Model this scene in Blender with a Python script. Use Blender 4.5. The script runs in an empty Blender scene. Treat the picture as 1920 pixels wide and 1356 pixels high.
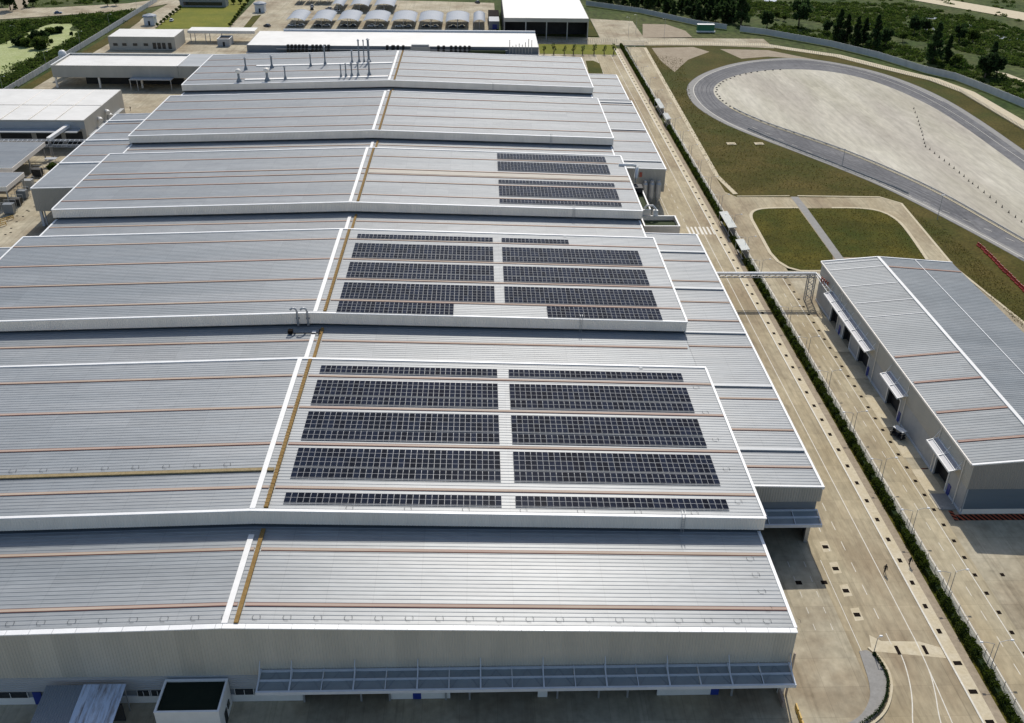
import bpy, math, random
import numpy as np
from mathutils import Vector, Matrix
random.seed(7)
rng = np.random.default_rng(11)
rad = math.radians
SC = bpy.context.scene
COL = SC.collection

# ------------------------------------------------------------------ camera
F, PITCH, YAW, ROLL = 1826.06, rad(29.934), rad(2.180), rad(0.9116)
CAM = Vector((32.832, 0.0, 105.0))
_r = Vector((math.cos(YAW), -math.sin(YAW), 0))
_f = Vector((math.cos(PITCH)*math.sin(YAW), math.cos(PITCH)*math.cos(YAW), -math.sin(PITCH)))
_u = _r.cross(_f)
R_ = _r*math.cos(ROLL) + _u*math.sin(ROLL)
U_ = -_r*math.sin(ROLL) + _u*math.cos(ROLL)
cd = bpy.data.cameras.new('camera'); cam = bpy.data.objects.new('camera', cd); COL.objects.link(cam)
cam.matrix_world = Matrix(((R_.x, U_.x, -_f.x, CAM.x), (R_.y, U_.y, -_f.y, CAM.y), (R_.z, U_.z, -_f.z, CAM.z), (0, 0, 0, 1)))
cd.sensor_fit = 'HORIZONTAL'; cd.sensor_width = 36; cd.lens = F/1920*36
cd.clip_start = 1; cd.clip_end = 6000
SC.camera = cam

# ------------------------------------------------------------------ sky, sun, exposure
SUN_EL, SUN_AZ = rad(46), rad(6)          # azimuth measured from +Y towards +X
w = bpy.data.worlds.new('World'); SC.world = w; w.use_nodes = True
nt = w.node_tree
sky = nt.nodes.new('ShaderNodeTexSky'); sky.sky_type = 'NISHITA'; sky.sun_disc = False
sky.sun_elevation = SUN_EL; sky.sun_rotation = SUN_AZ
sky.air_density = 1.0; sky.dust_density = 1.5; sky.ozone_density = 1.0
bg = nt.nodes['Background']; nt.links.new(sky.outputs['Color'], bg.inputs['Color']); bg.inputs['Strength'].default_value = 0.12
sd = bpy.data.lights.new('sun', 'SUN'); sd.energy = 3.55; sd.angle = rad(0.5); sd.color = (1.0, 0.95, 0.87)
sun = bpy.data.objects.new('sun', sd); COL.objects.link(sun)
sun.rotation_euler = Vector((-math.sin(SUN_AZ)*math.cos(SUN_EL), -math.cos(SUN_AZ)*math.cos(SUN_EL), -math.sin(SUN_EL))).to_track_quat('-Z', 'Y').to_euler()
vs = SC.view_settings; vs.view_transform = 'Standard'; vs.look = 'None'; vs.gamma = 1; vs.use_curve_mapping = False
vs.exposure = 0.0

# ------------------------------------------------------------------ helpers
def _ray(px, py):
    return _f + R_*((px-960)/F) - U_*((py-678)/F)
def at(px, py, z=0.0):
    d = _ray(px, py); return CAM + d*((z-CAM.z)/d.z)
def at_y(px, py, y):
    d = _ray(px, py); return CAM + d*((y-CAM.y)/d.y)
def at_x(px, py, x):
    d = _ray(px, py); return CAM + d*((x-CAM.x)/d.x)
def xy(L, z=0.0):
    return [(p.x, p.y) for p in (at(a, b, z) for a, b in L)]

def M(name, c1, c2=None, scale=1.0, rough=0.6, metal=0.0, bump=0.0, stretch=(1, 1, 1), c3=None, s3=0.1, rvar=0.0, spec=0.5, fine=None, obj_rand=0.0, grid=None, panel=None, streak=0.0, lo=0.35, hi=0.65):
    """noise-mixed procedural material laid out in world metres"""
    m = bpy.data.materials.new(name); m.use_nodes = True
    t = m.node_tree; N = t.nodes; L = t.links
    b = N['Principled BSDF']
    if rough >= .8 and spec == .5: spec = .12
    b.inputs['Roughness'].default_value = rough; b.inputs['Metallic'].default_value = metal
    b.inputs['Specular IOR Level'].default_value = spec
    geo = N.new('ShaderNodeNewGeometry')
    mp = N.new('ShaderNodeMapping'); mp.inputs['Scale'].default_value = stretch
    L.new(geo.outputs['Position'], mp.inputs['Vector'])
    def noise(sc, det=5, vec=None):
        n = N.new('ShaderNodeTexNoise'); n.inputs['Scale'].default_value = sc; n.inputs['Detail'].default_value = det
        n.inputs['Roughness'].default_value = 0.62
        L.new((vec or mp).outputs[0], n.inputs['Vector']); return n
    def mix(a, bcol, fac, typ='MIX'):
        x = N.new('ShaderNodeMix'); x.data_type = 'RGBA'; x.blend_type = typ
        if isinstance(fac, (int, float)): x.inputs[0].default_value = fac
        else: L.new(fac, x.inputs[0])
        for s, v in ((6, a), (7, bcol)):
            if isinstance(v, tuple): x.inputs[s].default_value = (*v, 1)
            else: L.new(v, x.inputs[s])
        return x.outputs[2]
    def ramp(src, a, bb):
        r = N.new('ShaderNodeMapRange'); r.inputs[1].default_value = a; r.inputs[2].default_value = bb
        L.new(src, r.inputs[0]); return r.outputs[0]
    out = c1
    if c2 is not None:
        n1 = noise(scale); out = mix(c1, c2, ramp(n1.outputs[0], lo, hi))
        if bump:
            bp = N.new('ShaderNodeBump'); bp.inputs['Strength'].default_value = bump; bp.inputs['Distance'].default_value = 0.2
            L.new(n1.outputs[0], bp.inputs['Height']); L.new(bp.outputs[0], b.inputs['Normal'])
        if rvar:
            r = N.new('ShaderNodeMapRange'); r.inputs[1].default_value = .3; r.inputs[2].default_value = .7
            r.inputs[3].default_value = rough-rvar; r.inputs[4].default_value = rough+rvar
            L.new(n1.outputs[0], r.inputs[0]); L.new(r.outputs[0], b.inputs['Roughness'])
    if c3 is not None:
        n3 = noise(s3, 4); out = mix(out, c3, ramp(n3.outputs[0], .45, .7))
    if fine is not None:                      # (scale, stretch, amount): fine light/dark mottling
        mp2 = N.new('ShaderNodeMapping'); mp2.inputs['Scale'].default_value = fine[1]
        L.new(geo.outputs['Position'], mp2.inputs['Vector'])
        n4 = noise(fine[0], 3, mp2)
        r = N.new('ShaderNodeMapRange'); r.inputs[1].default_value = .3; r.inputs[2].default_value = .7
        r.inputs[3].default_value = 1-fine[2]; r.inputs[4].default_value = 1+fine[2]
        L.new(n4.outputs[0], r.inputs[0])
        hv = N.new('ShaderNodeHueSaturation'); L.new(r.outputs[0], hv.inputs['Value'])
        if isinstance(out, tuple): hv.inputs['Color'].default_value = (*out, 1)
        else: L.new(out, hv.inputs['Color'])
        out = hv.outputs[0]
    def darken(col, fac):
        hv = N.new('ShaderNodeHueSaturation'); L.new(fac, hv.inputs['Value'])
        if isinstance(col, tuple): hv.inputs['Color'].default_value = (*col, 1)
        else: L.new(col, hv.inputs['Color'])
        return hv.outputs[0]
    def math_(op, a, bb=None):
        x = N.new('ShaderNodeMath'); x.operation = op
        for i_, v in enumerate((a, bb)):
            if v is None: continue
            if isinstance(v, (int, float)): x.inputs[i_].default_value = v
            else: L.new(v, x.inputs[i_])
        return x.outputs[0]
    if panel is not None:                     # (size x, size y, amount): each sheet or slab a little different
        sn = N.new('ShaderNodeVectorMath'); sn.operation = 'SNAP'; sn.inputs[1].default_value = (panel[0], panel[1], 50)
        L.new(geo.outputs['Position'], sn.inputs[0]); wn = N.new('ShaderNodeTexWhiteNoise'); wn.noise_dimensions = '2D'; L.new(sn.outputs[0], wn.inputs['Vector'])
        r = N.new('ShaderNodeMapRange'); r.inputs[3].default_value = 1-panel[2]; r.inputs[4].default_value = 1+panel[2]
        L.new(wn.outputs[0], r.inputs[0]); out = darken(out, r.outputs[0])
    if grid is not None:                      # (pitch x, pitch y, joint width, amount): narrow dark joints
        sp = N.new('ShaderNodeSeparateXYZ'); L.new(geo.outputs['Position'], sp.inputs[0]); f = None
        for ax, pt in ((0, grid[0]), (1, grid[1])):
            if not pt: continue
            d = math_('PINGPONG', math_('ADD', sp.outputs[ax], 1000*pt), pt/2); e = math_('LESS_THAN', d, grid[2]/2)
            f = e if f is None else math_('MAXIMUM', f, e)
        out = darken(out, math_('SUBTRACT', 1.0, math_('MULTIPLY', f, grid[3])))
    if streak:                                # tyre-dark runs along y
        mp3 = N.new('ShaderNodeMapping'); mp3.inputs['Scale'].default_value = (1.6, .03, 1); L.new(geo.outputs['Position'], mp3.inputs['Vector'])
        n5 = noise(.8, 4, mp3); r = N.new('ShaderNodeMapRange'); r.inputs[1].default_value = .52; r.inputs[2].default_value = .72; r.inputs[3].default_value = 1; r.inputs[4].default_value = 1-streak
        L.new(n5.outputs[0], r.inputs[0]); out = darken(out, r.outputs[0])
        n6 = noise(.22, 6); r = N.new('ShaderNodeMapRange'); r.inputs[1].default_value = .62; r.inputs[2].default_value = .74; r.inputs[3].default_value = 1; r.inputs[4].default_value = 1-streak
        L.new(n6.outputs[0], r.inputs[0]); out = darken(out, r.outputs[0])
    if obj_rand:
        oi = N.new('ShaderNodeObjectInfo'); r = N.new('ShaderNodeMapRange')
        r.inputs[3].default_value = 1-obj_rand; r.inputs[4].default_value = 1+obj_rand
        L.new(oi.outputs['Random'], r.inputs[0])
        hv = N.new('ShaderNodeHueSaturation'); L.new(r.outputs[0], hv.inputs['Value'])
        if isinstance(out, tuple): hv.inputs['Color'].default_value = (*out, 1)
        else: L.new(out, hv.inputs['Color'])
        out = hv.outputs[0]
    if isinstance(out, tuple): b.inputs['Base Color'].default_value = (*out, 1)
    else: L.new(out, b.inputs['Base Color'])
    return m

class MB:
    """collects faces, then links them as one mesh object"""
    def __init__(s): s.v = []; s.f = []; s.m = []
    def face(s, pts, m=0):
        i = len(s.v); s.v += [tuple(p) for p in pts]; s.f.append(tuple(range(i, i+len(pts)))); s.m.append(m)
    def hexa(s, p, m=0, top=None, skip=()):
        i = len(s.v); s.v += [tuple(q) for q in p]
        F6 = [(3, 2, 1, 0), (4, 5, 6, 7), (0, 1, 5, 4), (1, 2, 6, 5), (2, 3, 7, 6), (3, 0, 4, 7)]
        for k, q in enumerate(F6):
            if k in skip: continue
            s.f.append(tuple(i+a for a in q)); s.m.append(top if (k == 1 and top is not None) else m)
    def box(s, x0, x1, y0, y1, z0, z1, m=0, top=None, skip=()):
        s.hexa([(x0, y0, z0), (x1, y0, z0), (x1, y1, z0), (x0, y1, z0), (x0, y0, z1), (x1, y0, z1), (x1, y1, z1), (x0, y1, z1)], m, top, skip)
    def bar(s, a, b, wd, ht, m=0):
        """box-section bar from a to b (centre line), width wd horizontally, ht the other way"""
        a = Vector(a); b = Vector(b); d = (b-a).normalized()
        up = Vector((0, 0, 1)) if abs(d.z) < .95 else Vector((0, 1, 0))
        sx = d.cross(up).normalized()*wd/2; sz = sx.cross(d).normalized()*ht/2
        s.hexa([a-sx-sz, a+sx-sz, b+sx-sz, b-sx-sz, a-sx+sz, a+sx+sz, b+sx+sz, b-sx+sz], m)
    def tube(s, pts, r, n=8, m=0, r1=None, cap=True):
        pts = [Vector(p) for p in pts]; k = len(pts); base = len(s.v)
        for i, p in enumerate(pts):
            d = (pts[min(i+1, k-1)]-pts[max(i-1, 0)]).normalized()
            up = Vector((0, 0, 1)) if abs(d.z) < .9 else Vector((0, 1, 0))
            a = d.cross(up).normalized(); b = a.cross(d)
            rr = r if r1 is None else r+(r1-r)*i/(k-1)
            for j in range(n):
                t = 2*math.pi*j/n; q = p+(a*math.cos(t)+b*math.sin(t))*rr; s.v.append(tuple(q))
        for i in range(k-1):
            for j in range(n):
                j2 = (j+1) % n
                s.f.append((base+i*n+j, base+i*n+j2, base+(i+1)*n+j2, base+(i+1)*n+j)); s.m.append(m)
        if cap:
            s.f.append(tuple(base+(k-1)*n+j for j in range(n))); s.m.append(m)
            s.f.append(tuple(base+j for j in reversed(range(n)))); s.m.append(m)
    def lathe(s, c, prof, n=14, m=0):
        base = len(s.v)
        for r, z in prof:
            for j in range(n):
                t = 2*math.pi*j/n; s.v.append((c[0]+r*math.cos(t), c[1]+r*math.sin(t), c[2]+z))
        for i in range(len(prof)-1):
            for j in range(n):
                j2 = (j+1) % n
                s.f.append((base+i*n+j, base+i*n+j2, base+(i+1)*n+j2, base+(i+1)*n+j)); s.m.append(m)
    def poly(s, pts, z0, z1, m=0, side=None):
        n = len(pts); i = len(s.v)
        area = sum(pts[k][0]*pts[(k+1) % n][1]-pts[(k+1) % n][0]*pts[k][1] for k in range(n))
        if area < 0: pts = pts[::-1]
        s.v += [(p[0], p[1], z1) for p in pts]; s.f.append(tuple(range(i, i+n))); s.m.append(m)
        if z0 is not None and z0 < z1:
            j = len(s.v); s.v += [(p[0], p[1], z0) for p in pts]
            for k in range(n):
                k2 = (k+1) % n
                s.f.append((j+k, j+k2, i+k2, i+k)); s.m.append(m if side is None else side)
    def build(s, name, mats, parent=None, smooth=False, origin=None):
        me = bpy.data.meshes.new(name)
        off = Vector((0, 0, 0))
        if parent is not None:
            off = Vector(parent['_o']) if '_o' in parent else Vector((0, 0, 0))
        elif origin is not None: off = Vector(origin)
        V = [(a-off.x, b-off.y, c-off.z) for a, b, c in s.v] if off.length else s.v
        me.from_pydata(V, [], s.f)
        if not isinstance(mats, (list, tuple)): mats = [mats]
        for m in mats: me.materials.append(m)
        if len(mats) > 1: me.polygons.foreach_set('material_index', s.m)
        if smooth: me.polygons.foreach_set('use_smooth', [True]*len(me.polygons))
        me.update()
        o = bpy.data.objects.new(name, me); COL.objects.link(o)
        if parent is not None: o.parent = parent; o['_o'] = tuple(off)
        elif origin is not None: o.location = off; o['_o'] = tuple(off)
        return o

def tag(o, label=None, cat=None, group=None, kind=None):
    if label: o['label'] = label
    if cat: o['category'] = cat
    if group: o['group'] = group
    if kind: o['kind'] = kind
    return o
def thing(name, label, cat, loc=(0, 0, 0), group=None, rz=0.0, local=False):
    o = bpy.data.objects.new(name, None); COL.objects.link(o); o.location = loc; o.rotation_euler.z = rz
    o.empty_display_size = 0.5
    o['_o'] = (0, 0, 0) if local else tuple(loc)
    return tag(o, label, cat, group)
def struct(mb, name, mats, **k):
    return tag(mb.build(name, mats, **k), kind='structure')
def copy_tree(o, parent=None):
    c = o.copy(); COL.objects.link(c)
    if parent is not None: c.parent = parent
    for ch in [x for x in KIDS.get(o.name, [])]: copy_tree(ch, c)
    return c
KIDS = {}
def remember(root):
    """index the children of a prototype so that copying stays quick"""
    def rec(o):
        KIDS[o.name] = list(o.children)
        for c in o.children: rec(c)
    rec(root)
def place(proto, loc, rz=0.0, label=None, first=[]):
    if proto.name not in first: first.append(proto.name); o = proto
    else: o = copy_tree(proto)
    o.location = loc; o.rotation_euler.z = rz
    if label: o['label'] = label
    return o
ORD = ['first', 'second', 'third', 'fourth', 'fifth', 'sixth', 'seventh', 'eighth', 'ninth', 'tenth', 'eleventh', 'twelfth', 'thirteenth',
       'fourteenth', 'fifteenth', 'sixteenth', 'seventeenth', 'eighteenth', 'nineteenth', 'twentieth']
def ordinal(i):
    if i < 20: return ORD[i]
    tens = ['twenty', 'thirty', 'forty', 'fifty', 'sixty', 'seventy', 'eighty', 'ninety'][(i+1)//10-2]
    return tens[:-1]+'ieth' if (i+1) % 10 == 0 else tens+' '+ORD[(i+1) % 10-1]

# ------------------------------------------------------------------ materials
m_roof = M('galvanised_roof', (.236, .256, .266), (.288, .302, .306), 0.35, .48, .05, stretch=(.12, 1.6, 1), fine=(1.0, (.35, 2.2, 1), .11), c3=(.205, .226, .238), s3=.06, panel=(12.4, 3.04, .06), grid=(6.2, 0, .12, .12), spec=.62)
m_roofl = M('pale_metal_roof', (.36, .38, .39), (.42, .43, .435), 0.3, .5, .1, stretch=(.2, 1.2, 1), fine=(1.0, (.3, 2, 1), .06))
m_white = M('white_paint', (.78, .77, .74), (.72, .71, .68), .8, .5)
m_cap = M('white_capping', (.82, .82, .80), (.74, .735, .72), .5, .45)
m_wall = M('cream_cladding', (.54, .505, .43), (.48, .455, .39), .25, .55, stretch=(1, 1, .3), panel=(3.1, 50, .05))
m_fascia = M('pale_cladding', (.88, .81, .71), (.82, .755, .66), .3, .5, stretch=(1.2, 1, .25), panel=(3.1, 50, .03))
m_lower = M('grey_cladding', (.22, .245, .265), (.19, .21, .23), .3, .5, .1, stretch=(.5, .5, 1))
m_dark = M('dark_opening', (.018, .019, .02), (.03, .03, .032), .4, .7)  # near-black paints the unlit depth of openings; also on dark doors and casings
m_strip = M('joint_cover', (.37, .285, .21), (.44, .36, .28), .12, .7, stretch=(.5, 1, 1), c3=(.38, .26, .21), s3=.05)
m_stripe = M('rust_edge', (.22, .085, .06), (.27, .14, .095), .2, .7)
m_tray = M('ochre_cable_tray', (.22, .135, .045), (.28, .18, .065), 1.2, .8, fine=(4, (1, 1, 1), .2))
m_blue = M('blue_door_paint', (.015, .035, .22), (.02, .045, .26), 1, .4)
m_frame = M('grey_steel_frame', (.60, .63, .66), (.54, .57, .60), .8, .4, .0)
m_sheet = M('translucent_canopy_sheet', (.215, .245, .25), (.25, .28, .28), .6, .35, .0)
m_cell = M('solar_cell', (.005, .009, .019), (.009, .014, .028), 2, .12, 0, obj_rand=.45, spec=.03)
m_alu = M('panel_frame', (.36, .37, .38), (.32, .33, .34), 2, .6, .0)
m_conc = M('beige_concrete', (.36, .295, .185), (.455, .395, .27), .09, .85, bump=.05, stretch=(1, .35, 1), c3=(.255, .195, .125), s3=.07, fine=(.9, (1.3, .5, 1), .15), panel=(3.5, 5.13, .08), grid=(3.5, 5.13, .06, .2), streak=.24)
m_conc2 = M('yard_concrete', (.37, .32, .22), (.47, .42, .31), .07, .85, bump=.05, c3=(.26, .205, .135), s3=.06, fine=(.8, (1, .8, 1), .15), panel=(5, 5.13, .08), grid=(5, 5.13, .07, .2), streak=.24)
m_pad = M('pad_concrete', (.42, .39, .30), (.55, .515, .425), .05, .85, stretch=(1, .22, 1), c3=(.40, .36, .30), s3=.03, fine=(.35, (1.8, .35, 1), .14), panel=(5, 22, .06), grid=(5, 0, .12, .08), streak=.14)
m_walk = M('pale_pavement', (.54, .46, .31), (.58, .51, .37), .5, .85, fine=(2, (1, 1, 1), .08))
m_dirt = M('bare_earth', (.30, .245, .175), (.36, .30, .22), .3, .95, fine=(1.5, (1, 1, 1), .15))
m_asph = M('asphalt', (.155, .155, .16), (.20, .197, .195), .12, .85, fine=(.6, (1, 1, 1), .16), c3=(.12, .12, .125), s3=.05, streak=.25)
m_grey = M('grey_paving', (.27, .26, .24), (.31, .30, .28), .6, .9, fine=(3, (1, 1, 1), .08))
m_line = M('road_paint', (.72, .69, .60), (.60, .56, .47), 1.5, .7)
m_grate = M('cast_iron_grate', (.010, .007, .005), (.016, .011, .008), 4, .95, spec=.1)
m_grass = M('dry_grass', (.058, .052, .009), (.100, .078, .020), .07, .95, bump=.3, c3=(.044, .056, .008), s3=.03, fine=(1.2, (1, 1, 1), .38))
m_lawn = M('olive_lawn', (.052, .050, .006), (.105, .088, .012), .09, .95, bump=.3, c3=(.042, .054, .006), s3=.05, fine=(1.6, (1, 1, 1), .36))
m_grassy = M('yellow_green_lawn', (.155, .165, .022), (.19, .185, .03), .15, .95, c3=(.12, .14, .022), s3=.08, fine=(1.5, (1, 1, 1), .25))
m_wild = M('wild_green_ground', (.034, .060, .013), (.075, .092, .026), .03, .95, bump=.3, c3=(.085, .088, .032), s3=.018, fine=(.35, (1, 1, 1), .5))
m_weed = M('pale_water_weed', (.30, .34, .13), (.38, .41, .20), .15, .8, fine=(1.2, (1, 1, 1), .2))
m_water = M('still_water', (.30, .33, .35), (.40, .43, .44), .2, .12)
m_leaf = M('hedge_leaf', (.024, .042, .007), (.060, .080, .016), .7, .95, obj_rand=.1, spec=.1)
m_tuss = M('tussock_blade', (.060, .056, .014), (.095, .080, .024), .6, .95, spec=.1)
m_scrub = M('scrub_leaf', (.022, .046, .010), (.062, .090, .024), .045, .95, spec=.1, fine=(.5, (1, 1, 1), .35))
m_wire = M('black_wire', (.02, .02, .02), (.03, .03, .03), 1, .8, spec=.1)
m_leafd = M('dark_tree_leaf', (.026, .047, .018), (.046, .073, .026), .5, .95, obj_rand=.25, spec=.1)
m_leafl = M('light_tree_leaf', (.045, .075, .018), (.085, .11, .03), .5, .95, obj_rand=.2, spec=.1)
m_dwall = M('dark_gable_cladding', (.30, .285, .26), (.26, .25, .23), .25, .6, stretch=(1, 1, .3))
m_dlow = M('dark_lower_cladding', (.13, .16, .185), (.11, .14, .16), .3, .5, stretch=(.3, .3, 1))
m_ann = M('annexe_cladding', (.44, .42, .37), (.39, .375, .33), .3, .55, stretch=(1, 1, .3), panel=(3.1, 50, .03))
m_fsheet = M('fogged_canopy_sheet', (.30, .305, .34), (.34, .345, .37), .5, .5)
m_shelt = M('shelter_roof_sheet', (.54, .56, .51), (.50, .52, .48), .8, .5)
m_tray2 = M('weathered_cable_tray', (.27, .21, .11), (.32, .25, .14), 1.2, .8, fine=(4, (1, 1, 1), .2))
m_foot = M('weedy_footing', (.20, .20, .165), (.30, .29, .24), .8, .9, fine=(2, (1, 1, 1), .2))
m_skid = M('rubbered_asphalt', (.085, .085, .09), (.14, .14, .145), .2, .9)
m_wroof = M('darker_galvanised_roof', (.185, .205, .215), (.225, .242, .248), 0.35, .52, .05, stretch=(.12, 1.6, 1), fine=(1.0, (.35, 2.2, 1), .12), c3=(.16, .18, .19), s3=.06, panel=(7, 3.04, .05), spec=.5)  # galvanised metal in a darker base tone, used on both warehouse slopes
m_pale = M('pale_walkway_sheet', (.42, .38, .31), (.46, .42, .35), .5, .7)
m_bark = M('bark', (.12, .09, .06), (.18, .14, .1), 3, .9)
m_steel = M('galvanised_steel', (.38, .39, .40), (.44, .45, .46), 1, .45, .5)
m_white2 = M('bright_white_roof', (.66, .645, .60), (.70, .685, .64), .15, .55, c3=(.61, .595, .55), s3=.08, fine=(.8, (.3, 1, 1), .05))
m_cwall = M('concrete_wall', (.56, .56, .54), (.48, .48, .46), .4, .9, stretch=(1, 1, .3))
m_green = M('roof_membrane', (.045, .06, .03), (.06, .075, .04), .3, .9)
m_dgreen = M('dark_green_membrane', (.012, .018, .012), (.018, .024, .016), .3, .9)
m_red = M('red_plastic', (.42, .022, .015), (.36, .03, .02), 1, .5)
m_hred = M('hazard_red', (.40, .09, .04), (.34, .09, .05), 1, .8)
m_black = M('black_rubber', (.015, .015, .015), (.022, .021, .02), 3, .7)
m_glass = M('dark_glass', (.02, .025, .03), (.03, .035, .04), 1, .08)
m_skin = M('skin', (.32, .19, .12), (.30, .18, .11), 4, .6)
m_cloth = M('dark_clothing', (.03, .024, .022), (.045, .036, .03), 6, .9)
m_cloth2 = M('navy_clothing', (.02, .025, .035), (.03, .035, .045), 6, .9)
m_yellow = M('yellow_paint', (.55, .33, .03), (.48, .30, .04), 1, .5)
m_carp = M('arched_roof_sheet', (.22, .255, .30), (.26, .29, .33), .3, .65, .0)
m_bsheet = M('weathered_blue_sheet', (.48, .57, .70), (.58, .65, .75), .8, .5, .0, stretch=(2.2, .35, 1), c3=(.17, .14, .12), s3=.7)
m_rust = M('red_pipe_paint', (.40, .08, .05), (.35, .09, .06), 1, .5)
m_cgreen = M('green_container_paint', (.02, .16, .07), (.02, .13, .06), 1, .5)

def leafy(m, amt=.45):
    t = m.node_tree; N = t.nodes; L = t.links; b = N['Principled BSDF']; o = N['Material Output']
    tr = N.new('ShaderNodeBsdfTranslucent'); mx = N.new('ShaderNodeMixShader'); mx.inputs[0].default_value = amt
    src = b.inputs['Base Color'].links[0].from_socket
    hv = N.new('ShaderNodeHueSaturation'); hv.inputs['Value'].default_value = 1.5; hv.inputs['Saturation'].default_value = 1.1; L.new(src, hv.inputs['Color']); L.new(hv.outputs[0], tr.inputs['Color'])
    L.new(b.outputs[0], mx.inputs[1]); L.new(tr.outputs[0], mx.inputs[2]); L.new(mx.outputs[0], o.inputs['Surface'])
for m_ in (m_leaf, m_leafd, m_leafl, m_scrub, m_tuss): leafy(m_)

# ------------------------------------------------------------------ main structure: the ground
G = MB(); G.poly([(-2500, -300), (2500, -300), (2500, 3000), (-2500, 3000)], None, -.30)
struct(G, 'ground', m_wild)
def sheet(name, pts, z, mat, thick=.06):
    g = MB(); g.poly(pts, z-thick, z); return struct(g, name, mat)
sheet('factory_yard', [(-152, 10), (99.2, 10), (99.2, 498), (150, 499), (180, 494), (180, 516), (118, 516), (118, 560), (95, 566), (95, 516), (42, 520), (42, 612), (-80, 625), (-100, 614), (-98, 536), (-133, 527), (-134, 600), (-147, 612), (-152, 500)], -.02, m_conc2, .2)
sheet('main_road', [(86.3, 125), (86.3, 86), (84, 10), (99.2, 10), (99.2, 498), (88, 498), (88, 125)], .0, m_conc, .01)
sheet('sidewalk', [(99.45, 10), (101.15, 10), (101.15, 490), (99.45, 490)], .06, m_walk, .3)
sheet('dirt_strip', [(101.15, 10), (102.45, 10), (102.45, 490), (101.15, 490)], .02, m_dirt, .3)
sheet('grass_verge', [(102.45, 10), (103.9, 10), (103.9, 490), (102.45, 490)], .04, m_lawn, .3)
sheet('fence_footing', [(103.9, 10), (105.25, 10), (105.25, 490), (103.9, 490)], .06, m_foot, .3)
sheet('service_road', [(105.25, 10), (111.9, 10), (111.9, 229), (105.25, 229)], .0, m_conc, .3)
sheet('warehouse_apron', [(111.9, 10), (175, 10), (163, 180), (157.5, 229), (111.9, 229)], -.002, m_conc2, .3)
sheet('service_road', [(105.25, 229), (113, 229), (113, 232), (158, 231.5), (160.2, 258), (161.6, 278), (157.2, 283.2), (130.3, 283.4), (112.2, 283.4), (109.6, 288), (109.6, 303), (114.4, 494), (105.25, 494)], -.001, m_conc, .3)
# wide dry-grass infield between the service road and the test track
sheet('dry_field', [(108, 303), (108, 282), (130.4, 280), (154, 280), (156.5, 276), (153, 229), (166, 150), (175, 60), (420, 60), (420, 300), (240, 352), (238, 412), (232, 432), (218, 453), (204, 478), (184, 492), (176, 500), (116.5, 501), (114.8, 494)], -.05, m_grass, .3)
def arc_smooth(P, n=3):
    for _ in range(n):
        Q = [P[0]]
        for a, b in zip(P, P[1:]):
            Q += [(a[0]*.75+b[0]*.25, a[1]*.75+b[1]*.25), (a[0]*.25+b[0]*.75, a[1]*.25+b[1]*.75)]
        P = Q+[P[-1]]
    return P
TR_OUT = [(205, 60), (187, 200), (178.6, 235), (173.8, 253.6), (165.1, 282.7), (158, 300.8), (144.4, 326.6), (128.5, 354.8), (122, 372.4), (118.6, 392), (120.5, 415), (127.3, 432), (137.5, 447), (153.5, 463), (170.7, 471.1), (187, 473.8), (201.7, 464.5), (215.8, 446), (223.7, 422.2), (227.5, 396.2), (227.5, 362), (226, 329.4), (224, 250), (224, 60)]
PAD = [(212, 60), (190, 225), (184.9, 247.9), (182.2, 261.7), (177.5, 285), (171.5, 303.5), (162.8, 325), (150.3, 347.2), (142, 360.5), (134.3, 378), (130.9, 394.2), (130.8, 408), (135, 422), (144.4, 435), (156.5, 445), (172.6, 450.5), (189.8, 449), (201.5, 438.7), (210, 421.9), (216.3, 391.9), (217.2, 363.9), (216.4, 335.4), (215.2, 309.3), (213, 250), (213, 60)]
sheet('test_track', arc_smooth(TR_OUT), -.03, m_asph, .2)
sheet('concrete_pad', arc_smooth(PAD), -.01, m_pad, .2)
# lighter outer shoulder and white edge line of the track
def ribbon(mb, pts, w, z, m=0, off=0.0, th=0.0):
    P = [Vector((p[0], p[1], 0)) for p in pts]
    Lft, Rgt = [], []
    for i, p in enumerate(P):
        d = (P[min(i+1, len(P)-1)]-P[max(i-1, 0)]).normalized(); n = Vector((-d.y, d.x, 0))
        Lft.append(p+n*(off+w/2)); Rgt.append(p+n*(off-w/2))
    for i in range(len(P)-1):
        a, b, c, d = Rgt[i], Rgt[i+1], Lft[i+1], Lft[i]
        if th:
            mb.hexa([(a.x, a.y, z-th), (b.x, b.y, z-th), (c.x, c.y, z-th), (d.x, d.y, z-th), (a.x, a.y, z), (b.x, b.y, z), (c.x, c.y, z), (d.x, d.y, z)], m, skip=(0,))
        else:
            mb.face([(q.x, q.y, z) for q in (a, b, c, d)], m)
trs = arc_smooth(TR_OUT)
g = MB(); ribbon(g, [p for p in trs if p[1] > 236], 2.6, -.005, 0, off=-1.5); struct(g, 'track_shoulder', m_grey)
tm_ = [p for p in trs if p[1] > 240]
for o_, w_ in ((-4.6, .22), (-6.0, .3), (-6.6, .2), (-8.2, .35), (-9.6, .25)):
    g = MB(); ribbon(g, tm_[3+int(-o_):-int(6-o_)], w_, -.012, 0, off=o_); struct(g, 'tyre_mark', m_skid)
# the inner kerb of the teardrop pad beside the guard rail
pds = arc_smooth(PAD)
g = MB(); ribbon(g, [p for p in pds[:int(len(pds)*.40)]], .8, .10, 0, off=-.2, th=.12); struct(g, 'pad_kerb', m_walk)
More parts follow.
